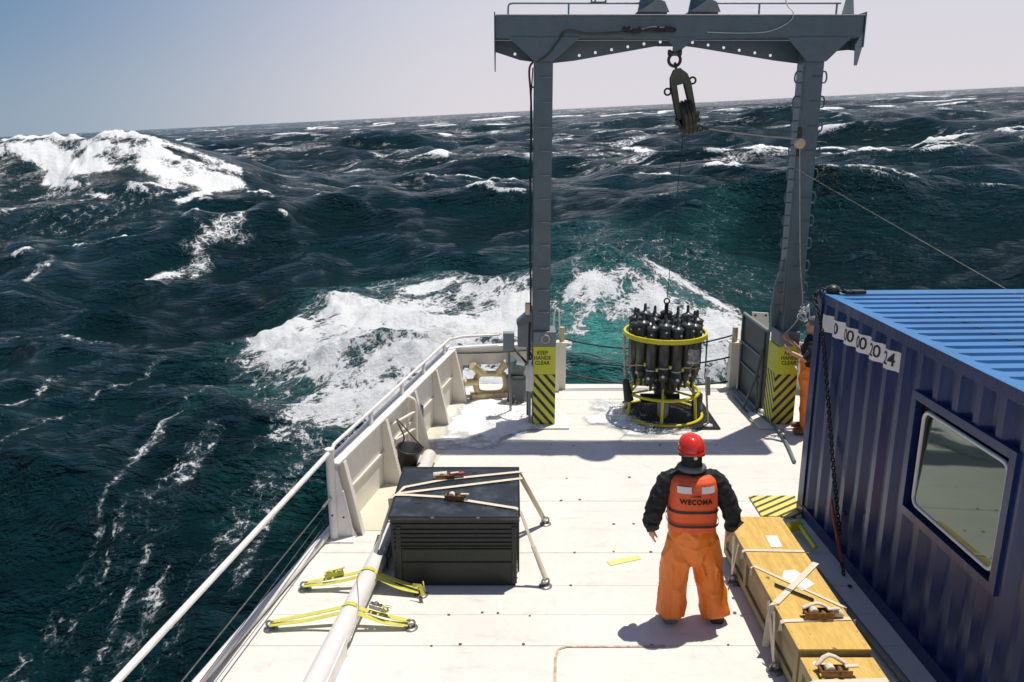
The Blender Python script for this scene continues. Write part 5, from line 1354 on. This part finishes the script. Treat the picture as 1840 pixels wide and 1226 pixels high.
tag(p.build('twist_lock', 'darksteel'), 'rusty twist lock fitting on the far top corner of the blue container', 'fitting')
bi = thing('chain_binder', 'dark red lever chain binder at the lower end of the container chain', 'chain binder', KW_(1500, 930, .09))
p = MB(); p.tube([KW_(1494, 898, .1), KW_(1499, 935, .1), KW_(1507, 975, .09), KW_(1514, 1010, .08)], [.012, .018, .022, .012], 8); p.build('lever', 'redpaint', bi)
p = MB(); q = KW_(1517, 922, .06); p.lathe([(.02, -.02), (.032, 0), (.02, .02)], q, 8); p.build('hook', 'darksteel', bi)
chain('lashing_chain', [KW_(1512, 1005, .07), KW_(1520, 1060, .05), K(on_wall(1530, 1110)[0] + .1, .03, .1)], 'short dark chain between the red binder and the deck at the container foot', .05, .008)
# pipe lying between the crates and the container
q0 = on_z(1515, 1085, .06); q1 = on_z(1640, 1240, .06); dd = (q1 - q0).normalized()
p = MB(); p.tube([q0 - dd * .6, q1 + dd * 3], .028, 10); tag(p.build('deck_pipe', 'gear'), 'grey pipe lying on deck between the crates and blue container', 'pipe')
p = MB(); q0 = on_z(1438, 945, .12); q1 = on_z(1466, 985, .1); p.tube([q0, q1], .025, 8); p.box(q0 + Vector((-.05, .03, -.02)), (.16, .08, .1), rz=.3, bev=.015); tag(p.build('yellow_lever', 'yellow'), 'yellow lever and bracket on deck at the foot of the container corner', 'lever')

# striped plate at container corner
sp = [on_z(1345, 894), on_z(1428, 894), on_z(1440, 932), on_z(1368, 930)]
p = MB(); p.prism([v + u_ * .004 for v in sp], (0, 0, .02)); ms = stripes_mat('floor_hazard_stripes', (.70, .62, .16), (.07, .045, .015), (1.0, -1.35, 0), .165, .36)
tag(p.build('striped_plate', ms), 'yellow and black striped plate on deck at the container corner', 'plate')

# ------------------------------------------------------------------ crates
def crate(x0, x1, y0, y1, h, lab, yaw=0.0):
    o = thing('wooden_crate', lab, 'crate', ((x0 + x1) / 2, (y0 + y1) / 2, 0), 'plywood crates by the container')
    p = MB(); p.box(((x0 + x1) / 2, (y0 + y1) / 2, h - .008), (x1 - x0, y1 - y0, .016), bev=.003); p.build('lid', 'wood', o)
    p = MB(); p.box(((x0 + x1) / 2, (y0 + y1) / 2, h / 2 + .02), (x1 - x0 - .05, y1 - y0 - .05, h - .08)); p.build('case', 'wood_side', o)
    for z in (.09, h - .052):
        for x in (x0 + .012, x1 - .012):
            p = MB(); p.box((x, (y0 + y1) / 2, z), (.024, y1 - y0, .07), bev=.003); p.build('batten', 'wood_side', o)
        for y in (y0 + .012, y1 - .012):
            p = MB(); p.box(((x0 + x1) / 2, y, z), (x1 - x0 - .05, .024, .07), bev=.003); p.build('batten', 'wood_side', o)
    n_ = max(2, int((y1 - y0) / .72) + 1)
    for i in range(n_):
        y = y0 + .035 + (y1 - y0 - .07) * i / (n_ - 1)
        p = MB(); p.box((x0 + .012, y, h / 2 + .015), (.0235, .07, h - .20), bev=.003); p.build('cleat', 'wood_side', o)
    nl = MB()
    for k_ in range(int((y1 - y0) / .16)):
        for x in (x0 + .018, x1 - .018): nl.lathe([(.004, 0), (.004, .0012)], (x, y0 + .06 + k_ * .16, h), 6)
    nob = nl.build('nails', 'darksteel', o); nob['kind'] = 'stuff'
    for i in range(3):
        x = x0 + .07 + (x1 - x0 - .14) * i / 2; p = MB(); p.box((x, (y0 + y1) / 2, .027), (.09, y1 - y0 - .02, .05), bev=.004); p.build('skid', 'wood_side', o)
    return o
H1, H2 = .45, .40
crate(2.18, 2.735, 5.42, 7.60, H1, 'long plywood crate with a crossed lashing beside the blue container')
crate(2.185, 2.74, 3.1, 5.39, H2, 'plywood crate nearest the camera, cut off by the bottom edge of the view')
def Cp(x, y, z=H1 + .004): return on_z(x, y, z)
def strap(path, lab, w=.038, rat=None, k=1.0, mat='strap'):
    st = thing('lashing_strap', lab, 'strap', path[0], 'cream straps over the crates')
    p = MB(); p.ribbon(path, w, .004); p.build('webbing', mat, st)
    if rat is not None: ratchet(rat, (1, .0, 0), st, k)
    return st
xL, xR = 2.165, 2.75
def over(a, c, z=H1): # a,c pixel points on top; extended down both sides
    A_ = Cp(*a, z + .004); B_2 = Cp(*c, z + .004); A_.x = xL; B_2.x = xR
    return [Vector((xL - .004, A_.y, z - .09)), Vector((xL - .004, A_.y, z - .01)), A_ + Vector((.02, 0, 0)), B_2 - Vector((.02, 0, 0)), Vector((xR + .006, B_2.y, z - .01)), Vector((xR + .006, B_2.y, z - .2))]
strap(over((1341, 989), (1452, 991)), 'cream strap straight across the far third of the long crate')
strap(over((1357, 1018), (1520, 1090)), 'cream strap slanting over the long crate, under the diagonal one', .03)
pth = [Cp(1392, 1087), Cp(1466, 1012)]
st = strap([Vector((xL - .03, on_z(1392, 1087, H1).y, .05)), Vector((xL - .006, on_z(1392, 1087, H1).y, H1 - .01)), Cp(1394, 1085) + u_ * .006, Cp(1466, 1013) + u_ * .006, Vector((xR + .006, on_z(1466, 1012, H1).y, H1 - .02)), Vector((xR + .03, on_z(1466, 1012, H1).y, .05))], 'broad cream strap laid diagonally over the papers on the long crate', .055)
rt_ = Cp(1470, 1110) + u_ * .01
st = strap(over((1408, 1116), (1530, 1112)), 'cream strap with brown ratchet across the near end of the long crate', .042, rt_, 1.35)
p = MB(); p.tube(smooth_path([rt_ + Vector((-.12, .03, .06)), rt_ + Vector((0, .05, .09)), rt_ + Vector((.09, .02, .06)), rt_ + Vector((.12, 0, .02))], 3), [.02] * 10, 6, flat=.6); p.build('ratchet_handle', 'strap', st)
p = MB(); p.tube([rt_ + Vector((.1, 0, .02)), rt_ + Vector((.17, .01, .03)), rt_ + Vector((.2, .0, .01))], [.02, .034, .02], 8); p.build('webbing_knot', 'strap', st)
rt2 = on_z(1500, 1212, H2 + .01)
A_ = on_z(1450, 1226, H2 + .004)
st = strap([Vector((xL - .01, A_.y, .05)), Vector((xL, A_.y, H2 - .01)), Vector((xL + .02, A_.y, H2 + .004)), Vector((xR - .02, A_.y + .02, H2 + .004)), Vector((xR + .01, A_.y, H2 - .01)), Vector((xR + .03, A_.y, .05))], 'cream strap with brown ratchet across the nearest crate', .045, rt2, 1.35)
p = MB(); p.tube(smooth_path([rt2 + Vector((-.12, .05, .04)), rt2 + Vector((-.02, .09, .1)), rt2 + Vector((.1, .05, .05))], 3), .022, 6, flat=.6); p.build('ratchet_handle', 'strap', st)
# hook of straps at crate side
for (a, lab) in ((on_z(1325, 1048), 'far'), (on_z(1398, 1207), 'near')):
    a = Vector((a.x, a.y, 0)); a.x = min(a.x, xL - .03)
    st = thing('lashing_strap', 'olive side strap hooked to deck on the left of the long crate, ' + lab + ' one', 'strap', a, 'side straps of the crate')
    top = Vector((xL - .006, a.y + (.12 if lab == 'far' else .35), H1 - .02))
    p = MB(); p.ribbon([a + u_ * .04, top], .045, .004, (-1, 0, .3)); p.ribbon([a + u_ * .04 + Vector((0, .02, 0)), top + Vector((0, -.16, 0))], .03, .004, (-1, 0, .3)); p.build('webbing', 'strap', st)
    pad_eye(a, 'deck ring left of the long crate holding its ' + lab + ' side strap')
# papers, threaded rod
for (pts, z, lab) in (([(1375, 963), (1396, 963), (1406, 983), (1386, 984)], H1, 'folded white paper label on the far part of the long crate'), ([(1408, 1026), (1428, 1024), (1464, 1050), (1442, 1062), (1405, 1040)], H1, 'torn white papers under the crossed straps on the long crate'), ([(1463, 1188), (1490, 1195), (1482, 1203), (1460, 1194)], H2, 'small white paper slip on the nearest crate')):
    p = MB(); p.prism([on_z(x, y, z + .002) for x, y in pts], (0, 0, .0025)); tag(p.build('paper', 'paper'), lab, 'paper')
for k in range(2):
    p = MB(); a = Cp(1392, 1049 + 3 * k, H1 + .012); c = Cp(1462, 1077 + 3 * k, H1 + .012); n_ = 40
    pp = [a.lerp(c, i / n_) for i in range(n_ + 1)]; p.tube(pp, [.006 if i % 2 else .009 for i in range(n_ + 1)], 6)
    tag(p.build('threaded_rod', 'darksteel'), 'dark threaded rod lying on the long crate, ' + ('farther' if k == 0 else 'nearer') + ' of the pair', 'rod', 'rods on the crate')

# ------------------------------------------------------------------ people
def remesh_obj(mb, name, mat, parent, vox, smooth_it=2, dec=None):
    o = mb.build(name, mat, parent)
    md = o.modifiers.new('r', 'REMESH'); md.mode = 'VOXEL'; md.voxel_size = vox; md.use_smooth_shade = True
    if smooth_it:
        s2 = o.modifiers.new('s', 'SMOOTH'); s2.iterations = smooth_it; s2.factor = .6
    if dec: d2 = o.modifiers.new('d', 'DECIMATE'); d2.ratio = dec
    dg = bpy.context.evaluated_depsgraph_get(); m2 = bpy.data.meshes.new_from_object(o.evaluated_get(dg))
    o.modifiers.clear(); o.data = m2
    m2.polygons.foreach_set('use_smooth', [True] * len(m2.polygons))
    return o
def ell(mb, rings, T, seg=20, pw=2.0, caps=True):
    # rings: (cx, cy, z, rx, ry)
    vs = []; fs = []
    for cx, cy, z, rx, ry in rings:
        for k in range(seg):
            t = 2 * math.pi * k / seg; c, s_ = math.cos(t), math.sin(t)
            vs.append(T(Vector((cx + rx * math.copysign(abs(c) ** (2 / pw), c), cy + ry * math.copysign(abs(s_) ** (2 / pw), s_), z))))
    for i in range(len(rings) - 1):
        for k in range(seg): l = (k + 1) % seg; fs.append((i * seg + k, i * seg + l, (i + 1) * seg + l, (i + 1) * seg + k))
    mb.add(vs, fs, True)
    if caps: mb.add(vs[:seg], [list(range(seg))[::-1]]); mb.add(vs[-seg:], [list(range(seg))])
    return mb
def limb(mb, pts, rads, T, seg=12, flat=1.0):
    pts = [T(Vector(p)) for p in pts]
    return mb.tube(pts, rads, seg, flat=flat)
def hand(mb, wrist, dirv, palm_n, side, T, k=1.0, curl=.5):
    # palm then four fingers and a thumb, bent about the palm
    w = Vector(wrist); d = Vector(dirv).normalized(); n_ = Vector(palm_n).normalized(); s_ = d.cross(n_).normalized() * side
    mb.tube([T(w - d * .02), T(w + d * .02), T(w + d * .05), T(w + d * .09)], [.026 * k, .032 * k, .04 * k, .036 * k], 10, flat=.5, up=T(n_) - T(Vector((0, 0, 0))))
    for i, (off, ln) in enumerate(((-.030, .068), (-.010, .078), (.010, .073), (.028, .058))):
        b0 = w + d * .085 + s_ * off; a = b0; pts = [w + d * .05 + s_ * off * .8, b0]; dr = d.copy()
        for j in range(3):
            ang = curl * (.55 + .35 * j + .05 * i); dr = (d * math.cos(ang) + n_ * math.sin(ang)).normalized()
            a = a + dr * ln * k * (.42, .32, .26)[j]; pts.append(a)
        mb.tube([T(p_) for p_ in pts], [.010 * k, .0105 * k, .0095 * k, .009 * k, .0075 * k], 7)
    b0 = w + d * .03 - s_ * .028
    mb.tube([T(w + d * .01 - s_ * .012), T(b0), T(b0 + d * .028 - s_ * .022 + n_ * .012), T(b0 + d * .055 - s_ * .024 + n_ * .03)], [.014 * k, .013 * k, .0115 * k, .009 * k], 7)

def face(mb, T, hz):
    # nose, ears, brow and chin on a head centred at height hz, facing +y
    ell(mb, [(0, .02, hz - .125, .03, .03), (0, .03, hz - .105, .055, .07), (0, .02, hz - .06, .068, .088), (0, .005, hz, .076, .098), (0, 0, hz + .05, .074, .096), (0, -.005, hz + .09, .058, .075), (0, -.005, hz + .112, .02, .03)], T, 18)
    limb(mb, [(0, .095, hz + .02), (0, .118, hz - .02), (0, .10, hz - .035)], [.010, .016, .012], T, 8)
    for s_ in (-1, 1):
        limb(mb, [(s_ * .076, .0, hz + .02), (s_ * .088, -.01, hz + .01), (s_ * .084, -.0, hz - .03)], [.010, .014, .009], T, 8)
        limb(mb, [(s_ * .045, .088, hz + .032), (s_ * .015, .10, hz + .03)], [.009, .010], T, 8)
    limb(mb, [(-.022, .104, hz - .062), (0, .108, hz - .06), (.022, .104, hz - .062)], [.006, .010, .006], T, 8)

def crease(o, amp, sc):
    # cloth creases pushed along the surface normal
    me_ = o.data; nn = [v.normal.copy() for v in me_.vertices]
    for v, n0 in zip(me_.vertices, nn):
        q = Vector((v.co.x * sc[0], v.co.y * sc[1], v.co.z * sc[2]))
        a_ = 1 - abs(mnoise.noise(q)) * 2; b2 = mnoise.noise(q * 2.3 + Vector((7, 3, 1)))
        v.co += n0 * amp * (max(0, a_) ** 3 - .35 + .5 * b2)
# --- worker seen from behind
PW = Vector((1.625, 6.50, 0))
def T1p(v): return PW + v - Vector((.06 * max(0, v.z), 0, 0))
w1 = thing('person', 'worker seen from behind in red hard hat, orange work vest and orange oilskin trousers', 'person', PW)
mb = MB(); face(mb, T1p, 1.605)
limb(mb, [(0, 0, 1.55), (0, -.01, 1.42)], [.058, .065], T1p, 12)
ell(mb, [(0, 0, .80, .14, .10), (0, 0, 1.0, .145, .10), (0, 0, 1.2, .165, .11), (0, 0, 1.36, .18, .10), (0, 0, 1.44, .09, .07)], T1p)
for s_ in (-1, 1):
    limb(mb, [(s_ * .15, 0, 1.38), (s_ * .31, -.03, 1.12), (s_ * .345, .02, .905)], [.055, .045, .028], T1p, 10)
    hand(mb, (s_ * .346, .022, .90), (s_ * .04, .10, -1), (-s_ * .9, .35, 0), s_, T1p, 1.0, .55)
    limb(mb, [(s_ * .09, 0, .82), (s_ * .14, .02, .46), (s_ * .19, -.02, .10)], [.085, .06, .045], T1p, 10)
    limb(mb, [(s_ * .19, -.03, .06), (s_ * .215, .10, .05)], [.045, .035], T1p, 10)
remesh_obj(mb, 'body', 'skin', w1, .0065, 1, .35)
mb = MB()
ell(mb, [(0, 0, .55, .05, .07), (0, 0, .62, .16, .13), (0, 0, .68, .19, .145), (0, 0, .74, .205, .155), (0, -.01, .86, .212, .16), (0, 0, .96, .205, .15), (0, 0, 1.02, .2, .145)], T1p, 24)
for s_ in (-1, 1):
    k1 = random.uniform(-.01, .01)
    limb(mb, [(s_ * .10, 0, .82), (s_ * .122, .0, .66), (s_ * .148, .01, .50), (s_ * .168, .0, .34), (s_ * .188, -.015, .17), (s_ * .197, -.025, .10), (s_ * .20, -.03, .065)], [.126, .134, .130, .126, .128, .130, .124], T1p, 18)
    for (x0, z0, x1, z1, r_) in ((.02, .70, .10, .45, .016), (.16, .72, .20, .42, .014), (.12, .40, .17, .12, .014), (.21, .34, .25, .10, .013), (.05, .80, .17, .70, .014)):
        A0_ = Vector((s_ * x0, -.112, z0)); A1_ = Vector((s_ * x1, -.112, z1)); Am = (A0_ + A1_) / 2 + Vector((s_ * .012, -.004, 0))
        limb(mb, [A0_, Am, A1_], [r_ * .4, r_, r_ * .4], T1p, 8)
limb(mb, [(-.13, -.135, .80), (0, -.155, .765), (.13, -.135, .80)], [.008, .016, .008], T1p, 8)
crease(remesh_obj(mb, 'trousers', 'orange', w1, .009, 4), .014, (7, 7, 3.2))
mb = MB()
ell(mb, [(0, 0, .94, .19, .135), (0, 0, 1.1, .195, .14), (0, 0, 1.28, .205, .145), (0, 0, 1.38, .205, .13), (0, 0, 1.44, .15, .105), (0, 0, 1.50, .085, .085)], T1p, 24)
for s_ in (-1, 1):
    limb(mb, [(s_ * .13, 0, 1.40), (s_ * .215, -.01, 1.35), (s_ * .285, -.025, 1.22), (s_ * .335, -.045, 1.08), (s_ * .355, -.02, .97), (s_ * .345, .01, .895)], [.075, .088, .085, .082, .072, .058], T1p, 14)
    for z, a in ((1.22, .02), (1.10, -.02), (1.03, .025), (.97, -.02), (1.16, .02)):
        x = s_ * (.285 + (1.22 - z) * .30)
        limb(mb, [(x - .07, -.09, z + a), (x, -.11, z), (x + .07, -.07, z - a)], [.008, .016, .008], T1p, 8)
crease(remesh_obj(mb, 'jacket', 'jacket', w1, .010, 2), .012, (8, 8, 11))
# vest
mb = MB()
ell(mb, [(0, -.005, .925, .185, .150), (0, -.005, .94, .205, .168), (0, -.008, 1.03, .212, .180), (0, -.010, 1.18, .218, .190), (0, -.010, 1.32, .215, .185), (0, -.010, 1.39, .20, .165), (0, -.005, 1.425, .17, .135), (0, 0, 1.435, .13, .10)], T1p, 32, 2.6)
remesh_obj(mb, 'life_vest', 'vest', w1, .010, 1)
def vest_pt(x, z, o=.003):
    rx, ry = (.216, .190) if z > 1.1 else (.212, .182)
    if z > 1.36: ry = .190 - (z - 1.34) * .35; 
    c = min(.98, abs(x) / rx); y = -.010 - ry * (1 - c ** 2.6) ** (1 / 2.6)
    return T1p(Vector((x, y - o, z)))
def belt(z, h, mat, name):
    p = MB(); vs = []; N = 48
    for k in range(N):
        t = 2 * math.pi * k / N; c, s_ = math.cos(t), math.sin(t); rx, ry = .2185 + .004, .190 + .004
        x = rx * math.copysign(abs(c) ** (2 / 2.6), c); y = -.010 + ry * math.copysign(abs(s_) ** (2 / 2.6), s_)
        zz = z + .006 * math.sin(3 * t)
        vs += [T1p(Vector((x, y, zz - h / 2))), T1p(Vector((x, y, zz + h / 2)))]
    p.add(vs, [(2 * k, (2 * k + 2) % (2 * N), (2 * k + 3) % (2 * N), 2 * k + 1) for k in range(N)], True); return p.build(name, mat, w1)
belt(1.135, .022, 'rubber', 'belt'); belt(1.005, .022, 'rubber', 'belt')
for x0 in (-.155, .045):
    p = MB(); n_ = 6; vs = []
    for i in range(n_ + 1):
        x = x0 + .115 * i / n_; vs += [vest_pt(x, 1.315, .004), vest_pt(x, 1.372, .004)]
    p.add(vs, [(2 * i, 2 * i + 2, 2 * i + 3, 2 * i + 1) for i in range(n_)]); p.build('reflective_patch', 'paper', w1)
def vwarp(pt): q = pt - PW; q.x += .06 * 1.235; return vest_pt(q.x, q.z, .0035)
text_mesh('lettering', 'WECOMA', .062, 'print', T1p(Vector((.0, -.2, 1.235))), (1, 0, 0), (0, 0, 1), w1, .0004, warp=vwarp, sx=.92, bold=.002, spacing=1.1)
p = MB(); vs = [vest_pt(-.055, 1.283), vest_pt(.045, 1.283), vest_pt(.035, 1.295), vest_pt(.0, 1.293), vest_pt(-.03, 1.29)]; p.add(vs, [(0, 1, 2, 3, 4)]); p.build('vest_emblem', 'print', w1)
# hard hat, hood, strap, collar
mb = MB(); hz = 1.605
ell(mb, [(0, -.01, hz + .02, .106, .130), (0, -.01, hz + .07, .112, .134), (0, -.008, hz + .11, .102, .120), (0, -.006, hz + .145, .080, .096), (0, -.004, hz + .165, .045, .055), (0, -.004, hz + .17, .012, .014)], T1p, 28)
mb.build('hard_hat', 'red', w1)
hat = w1.children[-1]
mb = MB(); ell(mb, [(0, .0, hz + .022, .116, .150), (0, .0, hz + .036, .120, .153), (0, -.0, hz + .044, .110, .134)], T1p, 28); mb.build('brim', 'red', w1)
mb = MB(); ell(mb, [(0, -.0, 1.45, .11, .10), (0, -.01, 1.49, .092, .096), (0, -.01, 1.54, .086, .104), (0, -.01, hz - .02, .088, .110), (0, -.008, hz + .03, .088, .112)], T1p, 22)
remesh_obj(mb, 'hood', 'jacket', w1, .008, 1)
p = MB(); p.torus(T1p(Vector((0, -.005, 1.475))), .098, .030, (0, .12, 1), 22, 8); p.build('collar', 'greyfab', w1)
p = MB(); p.torus(T1p(Vector((0, -.008, hz - .015))), .106, .007, (0, .25, 1), 24, 5); p.build('chin_strap', 'greyfab', w1)
p = MB(); p.lathe([(.016, 0), (.016, .006)], T1p(Vector((.01, -.124, hz - .0))), 10, axis=(0, -1, 0)); p.build('strap_buckle', 'pale', w1)
p = MB(); p.tube(smooth_path([T1p(Vector((-.10, -.06, 1.50))), T1p(Vector((-.15, -.07, 1.475))), T1p(Vector((-.19, -.06, 1.44)))], 4), .008, 6); p.build('whistle_cord', 'greyfab', w1)
for s_ in (-1, 1):
    mb = MB(); limb(mb, [(s_ * .205, -.10, .045), (s_ * .212, .0, .06), (s_ * .225, .13, .045)], [.062, .066, .048], T1p, 12); mb.v = [(v[0], v[1], max(.004, v[2])) for v in mb.v]; mb.build('boot', 'gear' if s_ < 0 else 'rubber', w1)

# --- second worker, half hidden by the container, facing left
PV = Vector((4.25, 11.15, 0)); ang2 = R(78)
RM = Matrix.Rotation(ang2, 3, 'Z')
def T2p(v): return PV + RM @ v
w2 = thing('person', 'worker in orange trousers and dark top tending a line, half hidden by the blue container', 'person', PV)
mb = MB(); face(mb, T2p, 1.60)
limb(mb, [(0, 0, 1.5), (0, -.01, 1.38)], [.056, .065], T2p, 12)
ell(mb, [(0, 0, .8, .14, .10), (0, 0, 1.0, .14, .10), (0, 0, 1.2, .16, .11), (0, 0, 1.34, .17, .10), (0, 0, 1.42, .09, .07)], T2p)
hands2 = []
for s_ in (-1, 1):
    limb(mb, [(s_ * .16, 0, 1.36), (s_ * .22, .12, 1.15), (s_ * .12, .30, 1.27 + .06 * s_)], [.055, .048, .03], T2p, 10)
    hand(mb, (s_ * .12, .30, 1.27 + .06 * s_), (-s_ * .2, .8, .45), (-s_ * .6, 0, .6), -s_, T2p, 1.0, 1.2)
    limb(mb, [(s_ * .09, 0, .82), (s_ * .11, .02, .46), (s_ * .12, -.02, .10)], [.085, .06, .045], T2p, 10)
remesh_obj(mb, 'body', 'skin', w2, .0075, 1, .35)
mb = MB(); ell(mb, [(0, 0, .62, .06, .07), (0, 0, .68, .16, .13), (0, 0, .80, .19, .15), (0, 0, .98, .18, .14), (0, .03, 1.12, .15, .12)], T2p, 24)
for s_ in (-1, 1): limb(mb, [(s_ * .09, 0, .82), (s_ * .10, .0, .5), (s_ * .115, -.01, .20), (s_ * .12, -.02, .06)], [.105, .098, .095, .09], T2p, 16)
crease(remesh_obj(mb, 'trousers', 'orange', w2, .012, 2), .014, (7, 7, 3.5))
mb = MB(); ell(mb, [(0, 0, 1.0, .175, .135), (0, 0, 1.2, .19, .14), (0, 0, 1.34, .19, .13), (0, 0, 1.42, .12, .10), (0, 0, 1.46, .08, .08)], T2p, 24)
for s_ in (-1, 1): limb(mb, [(s_ * .14, 0, 1.37), (s_ * .22, .04, 1.24), (s_ * .225, .12, 1.15)], [.075, .07, .065], T2p, 12)
crease(remesh_obj(mb, 'shirt', 'jacket', w2, .012, 2), .010, (8, 8, 10))
mb = MB(); ell(mb, [(0, -.01, 1.60, .09, .105), (0, -.01, 1.66, .092, .112), (0, -.01, 1.71, .075, .09), (0, -.01, 1.725, .03, .04)], T2p, 18); mb.build('knit_cap', 'greyfab', w2)
for s_ in (-1, 1):
    mb = MB(); limb(mb, [(s_ * .12, -.06, .05), (s_ * .125, .05, .055), (s_ * .135, .17, .045)], [.058, .056, .045], T2p, 12); mb.v = [(v[0], v[1], max(.004, v[2])) for v in mb.v]; mb.build('boot', 'boot', w2)
p = MB(); q = T2p(Vector((.0, .16, 1.02))); p.tube(smooth_path([T2p(Vector((.16, .1, 1.05))), T2p(Vector((.12, .19, .95))), T2p(Vector((-.1, .18, .93)))], 4), .012, 6); p.build('harness_strap', 'pale', w2)
# tangled line in his hands up the leg
hp = T2p(Vector((.1, .42, 1.38)))
p = MB(); p.tube(smooth_path([hp, on_y(1440, 560, 11.2), on_y(1438, 470, 11.3), on_y(1437, 330, 11.3), on_y(1437, 262, 11.3)], 5), .008, 5)
tag(p.build('hand_line', 'rope_tan'), 'thin line running up the right gantry leg from the half hidden worker', 'rope')
p = MB(); random.seed(3); c0 = on_y(1446, 565, 11.3)
for k in range(5):
    p.tube(smooth_path([c0 + Vector((random.uniform(-.09, .07), random.uniform(-.05, .05), random.uniform(-.12, .14))) for _ in range(5)], 4), .007, 5)
tag(p.build('rope_tangle', 'pale'), 'tangle of white line above the half hidden worker at the right gantry leg', 'rope')

# ------------------------------------------------------------------ water washing over the deck
def wash_sheet(poly, name, lab, hz_, res, seed, splash=()):
    xs = [p_[0] for p_ in poly]; ysv = [p_[1] for p_ in poly]
    x = np.arange(min(xs) - .1, max(xs) + .1, res); y = np.arange(min(ysv) - .1, max(ysv) + .1, res)
    X, Y = np.meshgrid(x, y, indexing='ij')
    m_ = poly_soft(X + (fbm(X * 4, Y * 4, 3, seed) - .47) * .5, Y + (fbm(X * 4, Y * 4, 3, seed + 9) - .47) * .5, poly, .26)
    Z = .003 + m_ * hz_ * (.3 + 1.0 * fbm(X * 7, Y * 7, 4, seed + 3))
    Dn = m_ * (.35 + .9 * fbm(X * 3, Y * 3, 3, seed + 5))
    for cx, cy, r_, h_ in splash:
        g = np.exp(-((X - cx) ** 2 + (Y - cy) ** 2) / r_ ** 2); Z += g * h_ * (.2 + 1.3 * fbm(X * 9, Y * 9, 4, seed + 13)); Dn = np.maximum(Dn, g)
    nr_, nc_ = X.shape; id_ = np.arange(nr_ * nc_).reshape(nr_, nc_)
    keep = m_ > .02
    fs = [(int(id_[i, j]), int(id_[i + 1, j]), int(id_[i + 1, j + 1]), int(id_[i, j + 1])) for i in range(nr_ - 1) for j in range(nc_ - 1) if keep[i, j] and keep[i + 1, j + 1] and keep[i + 1, j] and keep[i, j + 1]]
    me = bpy.data.meshes.new(name); me.from_pydata([tuple(v) for v in np.stack([X, Y, Z], -1).reshape(-1, 3)], [], fs)
    me.polygons.foreach_set('use_smooth', [True] * len(fs))
    at_ = me.attributes.new('foam', 'FLOAT', 'POINT'); at_.data.foreach_set('value', Dn.astype(np.float32).ravel())
    bm = bmesh.new(); bm.from_mesh(me); bmesh.ops.delete(bm, geom=[v for v in bm.verts if not v.link_faces], context='VERTS'); bm.to_mesh(me); bm.free()
    me.materials.append(wash_m); o = bpy.data.objects.new(name, me); C.objects.link(o); tag(o, lab, 'foam water', None, 'stuff'); return o
wash_m, n, b = new_mat('deck_wash')
at_n = n.nodes.new('ShaderNodeAttribute'); at_n.attribute_name = 'foam'
v = objco(n); f1 = noise_node(n, v, 6, 10, .78, .5); f2 = noise_node(n, v, 28, 6, .75)
ff = mth(n, 'ADD', mth(n, 'MULTIPLY', f1, .75), mth(n, 'MULTIPLY', f2, .45))
sm = mth(n, 'ADD', ff, mth(n, 'MULTIPLY', at_n.outputs['Fac'], .75))
msk = ramp(n, sm, .92, 1.12)
n.links.new(mixc(n, msk, (.52, .58, .58), (.92, .92, .90)), b.inputs['Base Color']); b.inputs['Roughness'].default_value = .25
n.links.new(mth(n, 'MULTIPLY', ramp(n, sm, .68, 1.05, 0, .96), ramp(n, at_n.outputs['Fac'], .05, .75)), b.inputs['Alpha'])
bump(n, b, ff, .6, .02)
wash_sheet([(-.8, 12.45), (-1.05, 11.6), (-1.15, 10.6), (-.5, 10.55), (.1, 10.8), (.35, 11.2), (.5, 11.9), (.6, 12.8), (-.3, 12.8)], 'deck_foam', 'white foamy water washing over the deck in the port quarter corner', .022, .02, 3, ((.1, 11.35, .25, .05), (-.3, 12.2, .3, .03)))
wash_sheet([(1.2, 12.0), (1.15, 11.4), (1.6, 11.05), (2.1, 11.0), (2.6, 11.15), (2.3, 11.45), (1.95, 11.75), (1.9, 12.5), (1.4, 12.6)], 'deck_foam', 'water splashing round the foot of the yellow water sampler', .03, .018, 12, ((1.68, 11.6, .16, .06), (1.55, 12.0, .15, .05)))
def spray(name, lab, centres, count, seed):
    rg = random.Random(seed); p = MB()
    for _ in range(count):
        cx, cy, r_, h_ = rg.choice(centres); a_ = rg.uniform(0, 6.283); q = abs(rg.gauss(0, .55)) * r_
        z = .02 + h_ * abs(rg.gauss(0, .5)) * max(.1, 1 - q / r_ * .6); c = Vector((cx + q * math.cos(a_), cy + q * math.sin(a_), z)); r1 = rg.uniform(.002, .008)
        vs = [c + Vector(o_) * r1 for o_ in ((1, 0, 0), (-1, 0, 0), (0, 1, 0), (0, -1, 0), (0, 0, 1.4), (0, 0, -1.2))]
        p.add(vs, [(0, 2, 4), (2, 1, 4), (1, 3, 4), (3, 0, 4), (2, 0, 5), (1, 2, 5), (3, 1, 5), (0, 3, 5)], True)
    tag(p.build(name, spray_m), lab, 'spray', None, 'stuff')
spray_m = paint('spray_droplets', (.88, .90, .90), .3, vary=.05, bmp=0)
spray('spray', 'white droplets thrown up at the foot of the yellow water sampler', [(1.62, 11.6, .3, .30), (1.5, 11.9, .3, .22), (2.0, 11.15, .35, .08)], 800, 2)
spray('spray', 'white droplets thrown up round the grey tugger winch and left gantry foot', [(.15, 11.35, .35, .22), (-.1, 11.8, .4, .12), (.0, 12.4, .4, .12)], 700, 4)
